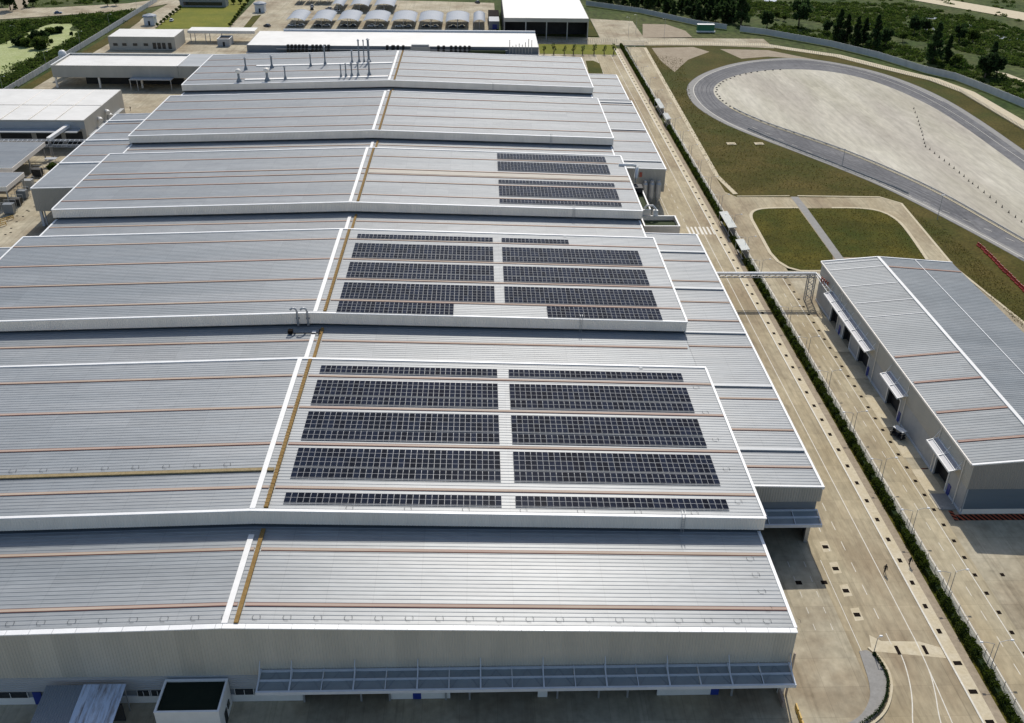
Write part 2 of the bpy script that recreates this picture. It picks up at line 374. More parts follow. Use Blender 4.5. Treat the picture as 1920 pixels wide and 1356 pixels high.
# lawns east of the hedge, split by the footpath
L1 = arc_smooth(xy([(1563, 507), (1465, 507), (1420, 425), (1410, 408), (1413, 397), (1430, 392), (1462, 391), (1497, 391)]), 2) + xy([(1561, 480)])
L2 = xy([(1580, 482), (1514, 391)]) + arc_smooth(xy([(1560, 391), (1610, 391), (1650, 396), (1680, 412), (1700, 435), (1735, 487)]), 2)
sheet('lawn', L1, .08, m_lawn, .3); sheet('lawn', L2, .08, m_lawn, .3)
sheet('footpath', [(129, 283.8), (131.4, 283.8), (131.4, 273.4), (130.2, 232), (127.8, 232), (129, 273.4)], .02, m_grey, .03)
g = MB()
for P in (L1[:-1], L2[2:]): ribbon(g, P, .9, .10, 0, off=.5, th=.12)
struct(g, 'lawn_kerb', m_walk)
g = MB(); ribbon(g, [(112.4, 286), (110.2, 303), (114.9, 493)], 1.5, .05, th=.1); ribbon(g, [(112.4, 284.2), (129, 284.6)], .5, .05, th=.1); ribbon(g, [(131.5, 284.6), (157, 283.8), (161.7, 278.3), (158, 231), (163, 180)], .7, .05, th=.1)
struct(g, 'road_kerb', m_walk)
g = MB(); ribbon(g, [(118, 499.5), (176, 498.2), (184.6, 489.6), (203.6, 475.6), (218, 451.5), (231.5, 431), (237, 411), (237.5, 352), (250, 250)], 6, -.01, off=4.2); struct(g, 'perimeter_road', m_walk)
# far right: dirt tracks and a public road, water patches in the scrub
def ground_patch(name, px, z, mat, th=.05, z0=0.0): return sheet(name, xy(px, z0), z, mat, th)
ground_patch('public_road', [(1690, -4), (1760, -4), (1960, 30), (1960, 46), (1860, 26)], -.1, m_walk)
ground_patch('dirt_track', [(1862, 132), (1880, 140), (1940, 162), (1940, 157), (1890, 138)], -.1, m_walk)
for P in ([(1862, 65), (1880, 66), (1900, 70), (1925, 75), (1925, 84), (1908, 84), (1895, 75), (1875, 72)],
          [(1704, 32), (1716, 33), (1724, 38), (1712, 38)], [(1728, 30), (1765, 33), (1766, 36), (1730, 34)],
          [(1748, 50), (1760, 55), (1764, 60), (1750, 58)], [(1810, 45), (1826, 46), (1828, 49), (1812, 48)],
          [(1430, -2), (1455, -2), (1458, 4), (1436, 3)], [(1618, 40), (1634, 42), (1632, 46), (1620, 44)],
          [(1730, 50), (1742, 52), (1738, 57), (1728, 55)], [(1828, 70), (1836, 72), (1834, 75), (1826, 73)]):
    ground_patch('pond', P, -.15, m_water)
ground_patch('bare_patch', [(1205, 45), (1250, 46), (1285, 58), (1298, 70), (1205, 71)], .03, m_dirt)
ground_patch('bare_patch', [(1222, 90), (1300, 88), (1330, 97), (1290, 112), (1265, 135), (1240, 115)], -.03, m_dirt)
ground_patch('bare_patch', [(1350, 92), (1440, 94), (1530, 112), (1440, 106), (1390, 110)], -.03, m_dirt)
ground_patch('lawn', [(1010, 83), (1153, 84), (1163, 103), (1012, 101)], .05, m_grassy, .3)
ground_patch('lawn', [(1098, 114), (1112, 114), (1124, 119), (1131, 138), (1104, 138)], .05, m_lawn, .3)
ground_patch('lawn', [(1162, 86), (1174, 86), (1210, 152), (1202, 152)], .05, m_lawn, .3)
ground_patch('lawn', [(1103, 40), (1107, 40), (1121, 68), (1101, 68)], .05, m_lawn, .3)
# upper left: public road, ponds of pale weed, lawns
ground_patch('public_road', [(-60, 40), (-60, 16), (100, 14), (240, 6), (330, -6), (345, -6), (330, 4), (250, 19), (120, 28)], -.1, m_conc2)
ground_patch('pond', arc_smooth([(-70, 110), (0, 84), (58, 58), (92, 45), (118, 44), (139, 45), (127, 57), (150, 59), (146, 68), (118, 82), (108, 92), (72, 98), (60, 111), (0, 150), (-70, 175)], 1), -.12, m_weed)
ground_patch('pond', [(4, 44), (18, 46), (36, 52), (30, 56), (8, 51)], -.14, m_water)
ground_patch('pond', [(-5, 59), (10, 58), (18, 63), (-5, 63)], -.14, m_water)
ground_patch('lawn', [(290, 55), (322, 28), (350, 6), (372, 0), (468, -2), (455, 16), (428, 53)], .04, m_grassy, .3)
ground_patch('lawn', [(456, 52), (474, 30), (490, 28), (470, 52)], .04, m_lawn, .3)
ground_patch('grass_verge', [(-20, 216), (0, 203), (95, 146), (205, 81), (262, 40), (275, 22), (262, 22), (200, 70), (100, 130), (-20, 200)], .03, m_grass, .3)
ground_patch('dirt_strip', [(20, -4), (60, -4), (45, 18), (15, 19)], -.08, m_dirt)

# ---- painted lines; every dash is a piece of the road it lies on
def line_piece(parent, name, pts, w, z=.006, mat=None):
    g = MB(); ribbon(g, pts, w, z); return g.build(name, mat or m_line, parent)
road = tag(MB().build('road_marking', m_line), kind='structure')
g = MB(); ribbon(g, [(96.0, 10), (95.2, 86), (95.6, 92), (96, 100), (96, 480)], .14, .006); g.build('lane_line', m_line, road)
g = MB(); ribbon(g, [(99.3, 10), (99.3, 490)], .26, .13, th=.2); tag(g.build('kerb', m_line), kind='structure')
g = MB(); ribbon(g, [(88.4, 126), (88.4, 480)], .12, .006); g.build('lane_line', m_line, road)
line_piece(road, 'lane_line', arc_smooth([(95.0, 10), (93.0, 82), (93.8, 87), (95, 91), (95.8, 95), (96, 101)]), .15, .010)
line_piece(road, 'lane_line', arc_smooth([(86, 70), (89.4, 85), (91.6, 90.4), (92.7, 95.5), (92.9, 98.5)]), .15)
line_piece(road, 'lane_line', [(87.4, 96), (87.4, 118)], .1)
dm = {}
def dash(x, y, L=2.2, wd=.11):
    if (L, wd) not in dm:
        g = MB(); g.face([(-wd/2, -L/2, 0), (wd/2, -L/2, 0), (wd/2, L/2, 0), (-wd/2, L/2, 0)]); o = dm[(L, wd)] = g.build('lane_dash', m_line, road)
    else: o = dm[(L, wd)].copy(); COL.objects.link(o)
    o.location = (x, y, .007); return o
for k in range(62): dash(92.2, 101+k*5.1)
for x in (78.5, 82.0, 84.6):
    for k in range(5): dash(x, 103.5+k*3.4, 1.3, .09)
for k in range(24): dash(108.3, 95+k*5.2, 2.0, .10)
for k in range(6): dash(89.6, 121+k*4.8, 1.6)
for k in range(8):                                  # zebra crossing beside the green-roofed annexe
    dash(92.2+k*1.15, 256.3, 5.6, .55)
g = MB(); ribbon(g, [(105.5, 10), (105.5, 490)], .16, .02); ribbon(g, [(110.35, 10), (110.35, 225)], .14, .008); struct(g, 'edge_line', m_line)
wl = arc_smooth([(196, 160), (179.5, 240), (167, 282), (159.5, 301), (146, 327), (130.5, 355), (124.8, 372), (121.8, 391), (123, 413), (129.6, 430), (139.5, 445), (155, 460.5), (171, 468), (187, 469.8), (200, 461.5), (213, 444), (220.5, 421), (224, 396)])
g = MB(); ribbon(g, wl, .22, .004); struct(g, 'track_line', m_line)
g = MB(); ribbon(g, arc_smooth([(219, 200), (220, 330), (221.5, 365), (220.5, 396), (217, 420), (209.5, 441), (198, 457), (186, 461.5)]), .16, .004); struct(g, 'track_line', m_line)
tm = tag(MB().build('track_marking', m_line), kind='structure')
for k in range(16):
    t = k/15; p = Vector((180, 250))*(1-t)+Vector((134, 357))*t
    line_piece(tm, 'lane_dash', [(p.x+2.6, p.y-1.2), (p.x+1.3, p.y+1.3)], .14, .004)

# drains: alike pieces of the pavement they are cut into
SW = [o for o in bpy.data.objects if o.name.startswith('sidewalk')][0]
def grate_proto(wd, ln):
    g = MB(); g.box(-wd/2, wd/2, -ln/2, ln/2, -.05, .012)
    for k in range(5):
        y = -ln/2+ln*(k+.5)/5; g.box(-wd/2+.04, wd/2-.04, y-.03, y+.03, .012, .022)
    return g.build('drain_grate', m_grate, SW)
gp = grate_proto(.62, .95); gp.location = (100.2, 117.7, .062)
def dup(o, loc, parent=None):
    c = o.copy(); COL.objects.link(c); c.location = loc
    if parent is not None: c.parent = parent
    return c
for k in range(1, 72): dup(gp, (100.2, 117.7+5.13*k, .062))
for k in range(1, 4): dup(gp, (100.2, 117.7-5.13*k, .062))
gb = grate_proto(1.15, .75); gb.location = (100.3, 96.2, .062); dup(gb, (100.25, 91.1, .062)); dup(gb, (100.25, 86, .062))
AP = [o for o in bpy.data.objects if o.name.startswith('warehouse_apron')][0]
MR = [o for o in bpy.data.objects if o.name == 'main_road'][0]
gr = grate_proto(.6, .7); gr.parent = AP; gr.location = (111.0, 118.3, .02)
for k in range(1, 27): dup(gr, (111.05, 118.3+4.09*k, .02))
for k in range(1, 8): dup(gr, (110.9, 118.3-4.09*k, .02))
dup(gr, (115.3, 114.2, .02))
gm = grate_proto(.95, .8); gm.parent = MR; gm.location = (89.2, 121.2, .012)
for x, y in [(89.2, 116), (89.2, 111), (89.2, 105.9), (82.4, 112.9), (86.4, 112.9)]: dup(gm, (x, y, .012))
gt = grate_proto(.5, 1.7); gt.parent = MR; gt.location = (92.7, 98.8, .012); dup(gt, (96.7, 98.8, .016))
sheet('road_patch', [(88.9, 98.7), (99.1, 97.2), (99.1, 99.2), (96.5, 100.4), (91, 100.6), (89.6, 101.8)], .004, m_walk, .002)
for k in range(4): sheet('road_patch', [(88.5, 104.6+k*5.1), (89.9, 104.8+k*5.1), (89.95, 107.4+k*5.1), (88.6, 107.2+k*5.1)], .004, m_walk, .002)
for y0, y1 in ((131, 142.2), (145.8, 151.6), (156, 167), (174.5, 180), (186, 203)): sheet('dock_slab', [(111.6, y0), (114.95, y0), (114.95, y1), (111.6, y1)], .05, m_walk, .3)

# ------------------------------------------------------------------ ribbed sheet metal
def ribbed(mb, x0, x1, zf, y0, y1, p=.76, h=.045, m=0, phase=0.0):
    """roof sheet between x0 and x1 at height zf(x); ribs run down the slope, profile along y"""
    ys = [(y0, 0.0)]; k = math.floor((y0-phase)/p)
    while True:
        b = k*p+phase
        for a, dz in ((.0, 0), (.07, h), (.17, h), (.24, 0)):
            y = b+a
            if y0 < y < y1: ys.append((y, dz))
        k += 1
        if b > y1: break
    ys.append((y1, 0.0))
    xs = [x0, x1] if x0*x1 >= 0 else [x0, 0, x1]
    base = len(mb.v); n = len(ys)
    for x in xs:
        for y, dz in ys: mb.v.append((x, y, zf(x)+dz))
    for i in range(len(xs)-1):
        for j in range(n-1):
            mb.f.append((base+i*n+j, base+(i+1)*n+j, base+(i+1)*n+j+1, base+i*n+j+1)); mb.m.append(m)
def clad(mb, x0, x1, y, zt, zb, p=.42, h=.05, m=0):
    """vertical ribbed cladding facing -y between heights zb(x) and zt(x)"""
    xs = [(x0, 0.0)]; k = math.floor(x0/p)
    while k*p < x1:
        for a, d in ((0, 0), (.06, h), (.16, h), (.22, 0)):
            x = k*p+a
            if x0 < x < x1: xs.append((x, d))
        k += 1
    xs.append((x1, 0.0)); base = len(mb.v)
    for x, d in xs:
        mb.v.append((x, y-d, zb(x))); mb.v.append((x, y-d, zt(x)))
    for j in range(len(xs)-1):
        a = base+2*j; mb.f.append((a, a+2, a+3, a+1)); mb.m.append(m)
def clad_h(mb, x0, x1, y, z0, z1, p=.28, h=.035, m=0):
    """horizontal ribbed cladding facing -y"""
    zs = [(z0, 0)]; k = math.floor(z0/p)
    while k*p < z1:
        for a, d in ((0, 0), (.05, h), (.13, h), (.18, 0)):
            z = k*p+a
            if z0 < z < z1: zs.append((z, d))
        k += 1
    zs.append((z1, 0)); base = len(mb.v)
    for z, d in zs: mb.v.append((x0, y-d, z)); mb.v.append((x1, y-d, z))
    for j in range(len(zs)-1):
        a = base+2*j; mb.f.append((a, a+1, a+3, a+2)); mb.m.append(m)
def gable_slab(mb, x0, x1, y0, y1, zf, t0, t1, m=0):
    """slab following the gable zf between x0 and x1, from zf+t0 to zf+t1"""
    xs = [x0, x1] if x0*x1 >= 0 else [x0, 0, x1]
    for a, b in zip(xs, xs[1:]):
        mb.hexa([(a, y0, zf(a)+t0), (b, y0, zf(b)+t0), (b, y1, zf(b)+t0), (a, y1, zf(a)+t0),
                 (a, y0, zf(a)+t1), (b, y0, zf(b)+t1), (b, y1, zf(b)+t1), (a, y1, zf(a)+t1)], m)

# ------------------------------------------------------------------ the factory hall
W = 74.7
zu = lambda x: 16.41-abs(x)*(16.41-14.2)/74.7
zl = lambda x: 13.47-abs(x)*(13.47-11.5)/74.1
FH = thing('factory_hall', 'vast factory hall with five raised grey ribbed roofs, some carrying solar panels', 'factory', (0, 91.3, 0))
UP = [(111.15, 155.2), (173.25, 217.05), (234.6, 279.4), (296.6, 343.5), (358.5, 406.5)]
USTR = [[116.7, 128.0, 138.7, 149.0], [179.2, 189.3, 199.7, 211.0], [240.6, 250.7, 256.8, 261.0, 271.9], [302.8, 313.8, 325, 335.5], [365.5, 376, 386.5, 397.2]]
LOWS = [(91.3, 112.8), (155.0, 174.9), (216.9, 236.2), (279.2, 298.2), (343.3, 360.1), (406.3, 412)]
LSTR = [[95.45, 106.3], [167.3], [229.4], [291.5], [354], []]
def joint(parent, x0, x1, y, zf, w=.62):
    g = MB()
    gable_slab(g, x0, x1, y-w/2+.09, y+w/2-.09, zf, .02, .14, 0)
    gable_slab(g, x0, x1, y-w/2, y-w/2+.087, zf, .02, .12, 1)
    gable_slab(g, x0, x1, y+w/2-.087, y+w/2, zf, .02, .12, 1)
    g.build('joint_strip', [m_strip, m_stripe], parent)
def rodded(parent, x, y, zf):
    """small bent wire anchor lying on the roof"""
    g = MB(); z = zf(x)+.1
    g.tube([(x-.5, y+.35, z), (x-.62, y-.1, z+.05), (x-.4, y-.5, z), (x+.1, y-.55, z)], .022, 4)
    g.tube([(x+.25, y+.4, z), (x+.45, y+.1, z+.05), (x+.42, y-.35, z)], .022, 4)
    g.build('wire_anchor', m_wire, parent)
for k, (y0, y1) in enumerate(UP):
    xl = -W
    g = MB(); ribbed(g, -W, W, zu, y0+.4, y1-.4, p=.76)
    rr = g.build('raised_roof', m_roof, FH)
    zb = lambda x: zl(x)+.62
    g = MB(); clad(g, -W, W, y0, lambda x: zu(x)-.02, zb); g.build('fascia', m_fascia, rr)
    g = MB()                                        # soffit, recessed clerestory gap and hidden sides
    gable_slab(g, -W, W, y0+.03, y0+1.9, lambda x: zl(x), .64, .75)
    gable_slab(g, -W, W, y0+1.7, y0+1.9, lambda x: zl(x), -.3, .635)
    g.build('vent_gap', m_dark, rr)
    g = MB()
    g.face([(-W, y1, zl(W)-.2), (-W, y1, zu(W)), (0, y1, zu(0)), (W, y1, zu(W)), (W, y1, zl(W)-.2)])
    for s in (-W, W): g.face([(s, y0, zb(W)), (s, y1, zb(W)-.8), (s, y1, zu(W)), (s, y0, zu(W))])
    g.build('side_cladding', m_fascia, rr)
    g = MB(); gable_slab(g, -W-.12, W+.12, y0-.12, y0+.42, zu, -.05, .13); g.build('eave_capping', m_cap, rr)
    g = MB(); gable_slab(g, -W-.12, W+.12, y1-.45, y1+.1, zu, -.05, .16); g.build('rear_capping', m_cap, rr)
    for s in (-1, 1):
        g = MB(); gable_slab(g, s*W-.2, s*W+.2, y0+.425, y1-.455, lambda x: zu(W), -.3, .15); g.build('verge_capping', m_cap, rr)
    g = MB(); gable_slab(g, -.25, .55, y0+.425, y1-.455, lambda x: zu(.15), .02, .18); g.build('ridge_cap', m_white, rr)
    g = MB(); g.box(1.75, 2.32, y0+.6, y1-.6, zu(2)+.08, zu(2)+.3)
    for q in range(int((y1-y0)/.9)): g.box(1.70, 2.37, y0+.7+q*.9, y0+.82+q*.9, zu(2)+.05, zu(2)+.33)
    g.build('cable_tray', m_tray, rr)
    for y in USTR[k]:
        joint(rr, -W+.22, -.26, y, zu); joint(rr, .56, 1.55, y, zu); joint(rr, 2.52, W-.22, y, zu)
    if k == 0:
        g = MB(); gable_slab(g, -W+.3, -.27, 120.55, 121.25, zu, .05, .3); gable_slab(g, .56, 1.55, 120.55, 121.25, zu, .05, .3); g.build('cable_tray', m_tray2, rr)
        for q in range(9): rodded(rr, -43+q*4.65, 122.6, zu)
        for q in range(5): rodded(rr, 71.6, 115+q*8.2, zu)
        for q in range(7): rodded(rr, 14+q*8.4, 112.1, zu)
    if k == 2:
        g = MB(); gable_slab(g, 2.55, W-.3, 257.4, 260.3, zu, .03, .12); g.build('roof_walkway', m_pale, rr)
for k, (y0, y1) in enumerate(LOWS):
    g = MB(); ribbed(g, -74.1, 74.4 if k == 1 else 74.1, zl, y0, y1, p=.76, phase=.1); lr = g.build('low_roof', m_roof, FH)
    ve = (y0+.7, y1) if k == 0 else (y0, y1)
    for y in LSTR[k]:
        joint(lr, -73.9, -.26, y, zl); joint(lr, .56, 1.1, y, zl); joint(lr, 2.1, 73.9, y, zl)
    yr = (y0+.7, y1-3.5) if k == 0 else (y0+.5, y1-3.9)
    g = MB(); gable_slab(g, -.25, .55, yr[0], yr[1], lambda x: zl(.15), .02, .18); g.build('ridge_cap', m_white, lr)
    g = MB(); g.box(1.33, 1.9, yr[0], yr[1]+1.2, zl(1.6)+.08, zl(1.6)+.3); g.build('cable_tray', m_tray, lr)
    for s in (-1, 1):
        if s == 1 and k == 1: continue
        g = MB(); gable_slab(g, s*74.1-.22, s*74.1+.22, ve[0], ve[1]-1.3, lambda x: zl(74.1), -.3, .14); g.build('verge_capping', m_cap, lr)
    if k == 0:
        for q in range(31): rodded(lr, -43+q*3.92, 93.2, zl)
        for q in range(4): rodded(lr, 71.4, 95.5+q*3.3, zl)
        cp = MB(); cp.box(-.01, .01, 91.2, 91.4, 13.2, 13.3); ec = cp.build('eave_capping', m_cap, FH)
        x = -74.1
        while x < 74:
            xe = min(x+2.93, 74.2)
            if x < 0 < xe: xe = 0.0
            g = MB(); gable_slab(g, x, xe-.045, 91.12, 91.95, zl, -.05, .12); g.build('capping_piece', m_cap, ec); x = xe
# front wall
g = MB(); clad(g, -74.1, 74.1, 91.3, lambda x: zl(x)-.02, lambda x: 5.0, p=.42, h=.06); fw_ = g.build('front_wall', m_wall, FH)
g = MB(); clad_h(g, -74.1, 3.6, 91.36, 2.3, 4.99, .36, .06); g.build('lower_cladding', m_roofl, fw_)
DOORS = [(9.1, 20.5), (28.7, 40.5), (41.8, 56.7), (65.1, 73.2)]
g = MB(); prev = 3.6
for a, b in DOORS+[(74.1, 74.1)]:
    if a > prev: g.box(prev, a, 91.3, 91.6, 0, 4.99)
    prev = b
for a, b in DOORS: g.box(a, b, 91.3, 91.6, 4.3, 4.99)
g.box(-74.1, 3.6, 91.3, 91.6, 0, 1.25); g.box(-74.1, 3.6, 91.42, 91.6, 1.25, 2.3, 1)
g.build('base_wall', [m_white, m_lower], fw_)
for a, b in DOORS:
    g = MB(); g.box(a, b, 92.5, 92.7, 0, 4.3); g.box(a, a+.01, 91.6, 92.5, 0, 4.3); g.box(b-.01, b, 91.6, 92.5, 0, 4.3); g.build('loading_door', m_dark, FH)
for x in (23.7, 64.0): g = MB(); g.box(x, x+1.1, 91.24, 91.29, .02, 2.2); g.box(x+.85, x+.95, 91.2, 91.235, 1, 1.1); g.build('blue_door', m_blue, FH)
g = MB(); g.box(-26.3, -25.2, 91.24, 91.29, .02, 2.3); g.build('blue_door', m_blue, FH)
for a, b in [(-36, -31.8), (-31.4, -27), (-12.6, -11.1), (-10.8, -9.2), (.2, 2.6)]:
    g = MB(); g.box(a, b, 91.26, 91.4, 1.3, 2.25, 0); wn = g.build('window', m_glass, FH)
    g = MB(); g.box(a-.06, a, 91.22, 91.4, 1.24, 2.31); g.box(b, b+.06, 91.22, 91.4, 1.24, 2.31); g.box((a+b)/2-.03, (a+b)/2+.03, 91.2, 91.255, 1.3, 2.25); g.build('window_frame', m_white, wn)
# front canopy: beams above translucent sheets, hung from rods
CX0, CX1, CYo, CZi, CZo = 4.0, 73.9, 87.75, 5.95, 5.55
czy = lambda y: CZo+(CZi-CZo)*(y-CYo)/(91.2-CYo)
g = MB()
g.bar((CX0, 91.0, czy(91)), (CX1, 91.0, czy(91)), .28, .3); ymid = 89.55
g.bar((CX0, ymid, czy(ymid)), (CX1, ymid, czy(ymid)), .24, .26)
g.bar((CX0, CYo, CZo), (CX1, CYo, CZo), .3, .5)
cn = g.build('canopy', m_frame, FH)
xs = [4.1+i*(CX1-CX0-.2)/17 for i in range(18)]
for i, x in enumerate(xs):
    big = i % 2 == 1 or i in (0, 17)
    g = MB(); wd = .2 if big else .12
    g.bar((x, 91.2, czy(91.2)+.16), (x, CYo+.1, czy(CYo)+.16), wd, .2 if big else .12)
    if big: g.bar((x, 91.25, 7.6), (x, ymid, czy(ymid)+.25), .1, .1)
    g.build('canopy_rib', m_frame, cn)
for i in range(17):
    a, b = xs[i]+.08, xs[i+1]-.08
    for ya, yb in ((CYo+.17, ymid-.14), (ymid+.14, 90.84)):
        g = MB(); g.hexa([(a, ya, czy(ya)-.08), (b, ya, czy(ya)-.08), (b, yb, czy(yb)-.08), (a, yb, czy(yb)-.08), (a, ya, czy(ya)-.04), (b, ya, czy(ya)-.04), (b, yb, czy(yb)-.04), (a, yb, czy(yb)-.04)])
        g.build('canopy_sheet', m_sheet, cn)
    ya, yb = CYo+.2, 90.8
    g = MB(); g.bar((a, ya, czy(ya)-.01), ((a+b)/2, yb, czy(yb)-.01), .05, .04); g.bar(((a+b)/2, yb, czy(yb)-.01), (b, ya, czy(ya)-.01), .05, .04); g.build('canopy_brace', m_lower, cn)
for x in (9.1, 16.7, 20.5, 28, 31.2, 43, 48.6, 52.5, 66.7): g = MB(); g.box(x, x+.25, 91.0, 91.28, 0, 3.5); g.build('door_post', m_steel, FH)
g = MB(); g.box(73.2, 73.5, 89.0, 91.2, 0, 1.1); g.bar((74.3, 91.0, 0), (74.3, 91.0, 8), .22, .22); g.build('corner_post', m_strip, FH)

# right-hand annexes: the low slope carried on beyond the main eave
XA = 87.3
def annex(y0, y1, xa, strips, lights, fascia_z, name='side_annexe', side=1):
    xi = 74.33 if side > 0 else -74.33; xo = xa*side
    a, b = min(xi, xo), max(xi, xo)
    g = MB(); ribbed(g, a, b, zl, y0+.25, y1, p=.76, phase=.1); an = g.build(name, m_roof, FH)
    for y in strips: joint(an, a+.1, b-.25, y, zl, .55)
    for y in lights:
        g = MB(); gable_slab(g, a+.1, b-.25, y-.38, y+.38, zl, .05, .34); g.build('skylight_strip', m_roofl if side > 0 else m_cap, an)
    g = MB(); gable_slab(g, xo-.2, xo+.2, y0-.1, y1, lambda x: zl(xa), -.35, .16); g.build('verge_capping', m_cap, an)
    g = MB(); gable_slab(g, a, b-.205 if side > 0 else b, y0-.1, y0+.25, zl, -.05, .17); g.build('eave_capping', m_cap, an)
    g = MB(); gable_slab(g, a, b-.205 if side > 0 else b, y1-.25, y1+.05, zl, -.05, .17); g.build('rear_capping', m_cap, an)
    g = MB(); clad(g, a, b, y0, lambda x: zl(x)-.03, lambda x: fascia_z, .42, .05)
    zt = zl(xa)-.05
    for xx in (xo,): g.face([(xx, y0, fascia_z), (xx, y1, fascia_z), (xx, y1, zt), (xx, y0, zt)])
    g.face([(a, y1, fascia_z), (b, y1, fascia_z), (b, y1, zt), (a, y1, zt)])
    g.build('annexe_wall', m_ann, an)
    return an
a1 = annex(122.5, 226.5, XA, [127.8, 138.6, 148.7, 168.2, 179.4, 188.1, 198.7, 209.9, 219.4], [132.5, 153, 173.8, 194.5, 214.9], 8.35)
g = MB(); g.box(74.3, 86.8, 122.7, 122.9, 6.2, 8.36); g.box(86.5, 86.8, 123, 226, 0, 8.36); g.box(74.3, 86.5, 128, 128.2, 0, 6.2, 1); g.box(74.3, 86.5, 123, 128, 6.0, 6.19, 1)
g.build('loading_bay', [m_lower, m_dark], FH)
g = MB(); g.box(85.9, 86.5, 122.4, 123.1, 0, 6.2); g.build('bay_post', m_steel, FH)
g = MB(); zc = lambda y: 6.0+(y-119.3)*.25
for y, hh in ((122.3, .3), (120.9, .3), (119.35, .55)): g.bar((74.4, y, zc(y)), (87.0, y, zc(y)), .28, hh)
for x in (74.5, 78.6, 82.8, 86.95): g.bar((x, 119.4, zc(119.4)+.12), (x, 122.3, zc(122.3)+.12), .12, .14)
c2 = g.build('bay_canopy', m_frame, FH)
for i, (a, b) in enumerate(((74.6, 78.5), (78.7, 82.7), (82.9, 86.9))):
    for ya, yb in ((119.5, 120.75), (121.05, 122.15)):
        g = MB(); g.hexa([(a, ya, zc(ya)-.1), (b, ya, zc(ya)-.1), (b, yb, zc(yb)-.1), (a, yb, zc(yb)-.1), (a, ya, zc(ya)-.05), (b, ya, zc(ya)-.05), (b, yb, zc(yb)-.05), (a, yb, zc(yb)-.05)]); g.build('canopy_sheet', m_sheet, c2)
a2 = annex(276.4, 352, 88.0, [292, 303, 313.5, 325, 336, 346], [283, 315, 348.6], 4.2)
a3 = annex(353.3, 390.5, 87.3, [362, 373, 384], [], 0.2)
for y0, y1, st, li in ((258.6, 331.5, [287, 297, 310, 320], [279.6, 301.6, 323]), (112, 217.2, [117, 128, 138.7, 149, 168, 179, 189.3, 199.7, 211], [132, 153, 174, 195, 206])):
    annex(y0, y1, 90.0, st, li, 4.6, side=-1)
g = MB(); g.bar((-89.0, 259.3, 0), (-89.0, 259.3, 4.6), .7, .7); g.bar((-88.2, 259.6, 0), (-88.2, 259.6, 4.6), .3, .3); g.build('corner_post', m_frame, FH)
# parapet-walled flat green roofs between the side annexes
def parapet_box(parent, x0, x1, y0, y1, h, par=.7, m_in=m_green, name='flat_roof_block', t=.28, wall=m_fascia):
    g = MB()
    g.box(x0, x1, y0, y0+t, 0, h); g.box(x0, x1, y1-t, y1, 0, h); g.box(x0, x0+t, y0+t, y1-t, 0, h); g.box(x1-t, x1, y0+t, y1-t, 0, h)
    o = g.build(name, wall, parent)
    g = MB(); g.box(x0+t, x1-t, y0+t, y1-t, h-par-.2, h-par); g.build('flat_roof', m_in, o)
    g = MB(); e = .05
    g.box(x0-e, x1+e, y0-e, y0+t+e, h, h+.08); g.box(x0-e, x1+e, y1-t-e, y1+e, h, h+.08); g.box(x0-e, x0+t+e, y0+t+e, y1-t-e, h, h+.08); g.box(x1-t-e, x1+e, y0+t+e, y1-t-e, h, h+.08)
    g.build('parapet_coping', m_cap, o); return o
parapet_box(FH, 77.0, 86.7, 243.2, 250.8, 6.6, 1.2)
parapet_box(FH, 75.2, 79.9, 251.2, 270.5, 8.2, .6)

# ------------------------------------------------------------------ solar arrays: each rail-mounted row is a thing, its panels are parts
PW, PL = .932, 2.44
slope = math.atan((16.41-14.2)/74.7)
g = MB(); hw, hl = .895/2, 2.385/2
g.box(-hw, hw, -hl, hl, 0, .04, 0)
for y0, y1 in ((-hl+.035, -.03), (.03, hl-.035)): g.face([(-hw+.024, y0, .043), (hw-.024, y0, .043), (hw-.024, y1, .043), (-hw+.024, y1, .043)], 1)
pan = g.build('solar_panel', [m_alu, m_cell]); pmesh = pan.data; bpy.data.objects.remove(pan)
def solar_row(x0, n, yb, label, group):
    """row of n panels from x0 eastwards; yb is the edge nearer the camera"""
    rt = thing('solar_panel_row', label, 'solar panels', (x0, yb, zu(x0)+.18), group)
    rt.rotation_euler.y = slope
    for i in range(n):
        o = bpy.data.objects.new('solar_panel', pmesh); COL.objects.link(o); o.parent = rt
        o.location = ((i+.5)*PW, PL/2, .03)
    L = n*PW/1.0
    for y in (-.09, PL*.75):
        g = MB(); g.box(0, L, y-.05, y+.05, -.10, -.01)
        o = g.build('mounting_rail', m_alu); o.parent = rt
A1 = [150.0, 144.98, 142.5, 139.6, 134.75, 132.25, 129.2, 124.3, 121.85, 119.0, 112.9]
A2 = [211.3, 205.9, 203.35, 200.5, 195.3, 192.85, 190.0, 184.85, 182.35, 179.75, 176.0, 173.55]
A3 = [275.0, 272.55, 267.7, 265.1, 262.5, 252.1, 247.5, 245.0, 242.5, 237.2]
for nm, rows in (('nearest', A1), ('middle', A2)):
    for i, y in enumerate(rows):
        for side, x0, n in (('left', 4.3, 34), ('right', 38.0, 34)):
            if nm == 'middle':
                if i == 0 and side == 'right': n = 17
                if i >= 10: n = 25; x0 = 4.3 if side == 'left' else 46.5
            solar_row(x0, n, y, f'{ordinal(len(rows)-1-i)} solar panel row from the front in the {side} block of the {nm} array', f'solar rows on the {nm} raised roof')
for i, y in enumerate(A3):
    solar_row(38.0, 34, y, f'{ordinal(len(A3)-1-i)} solar panel row from the front in the single block of the farthest array', 'solar rows on the farthest array')

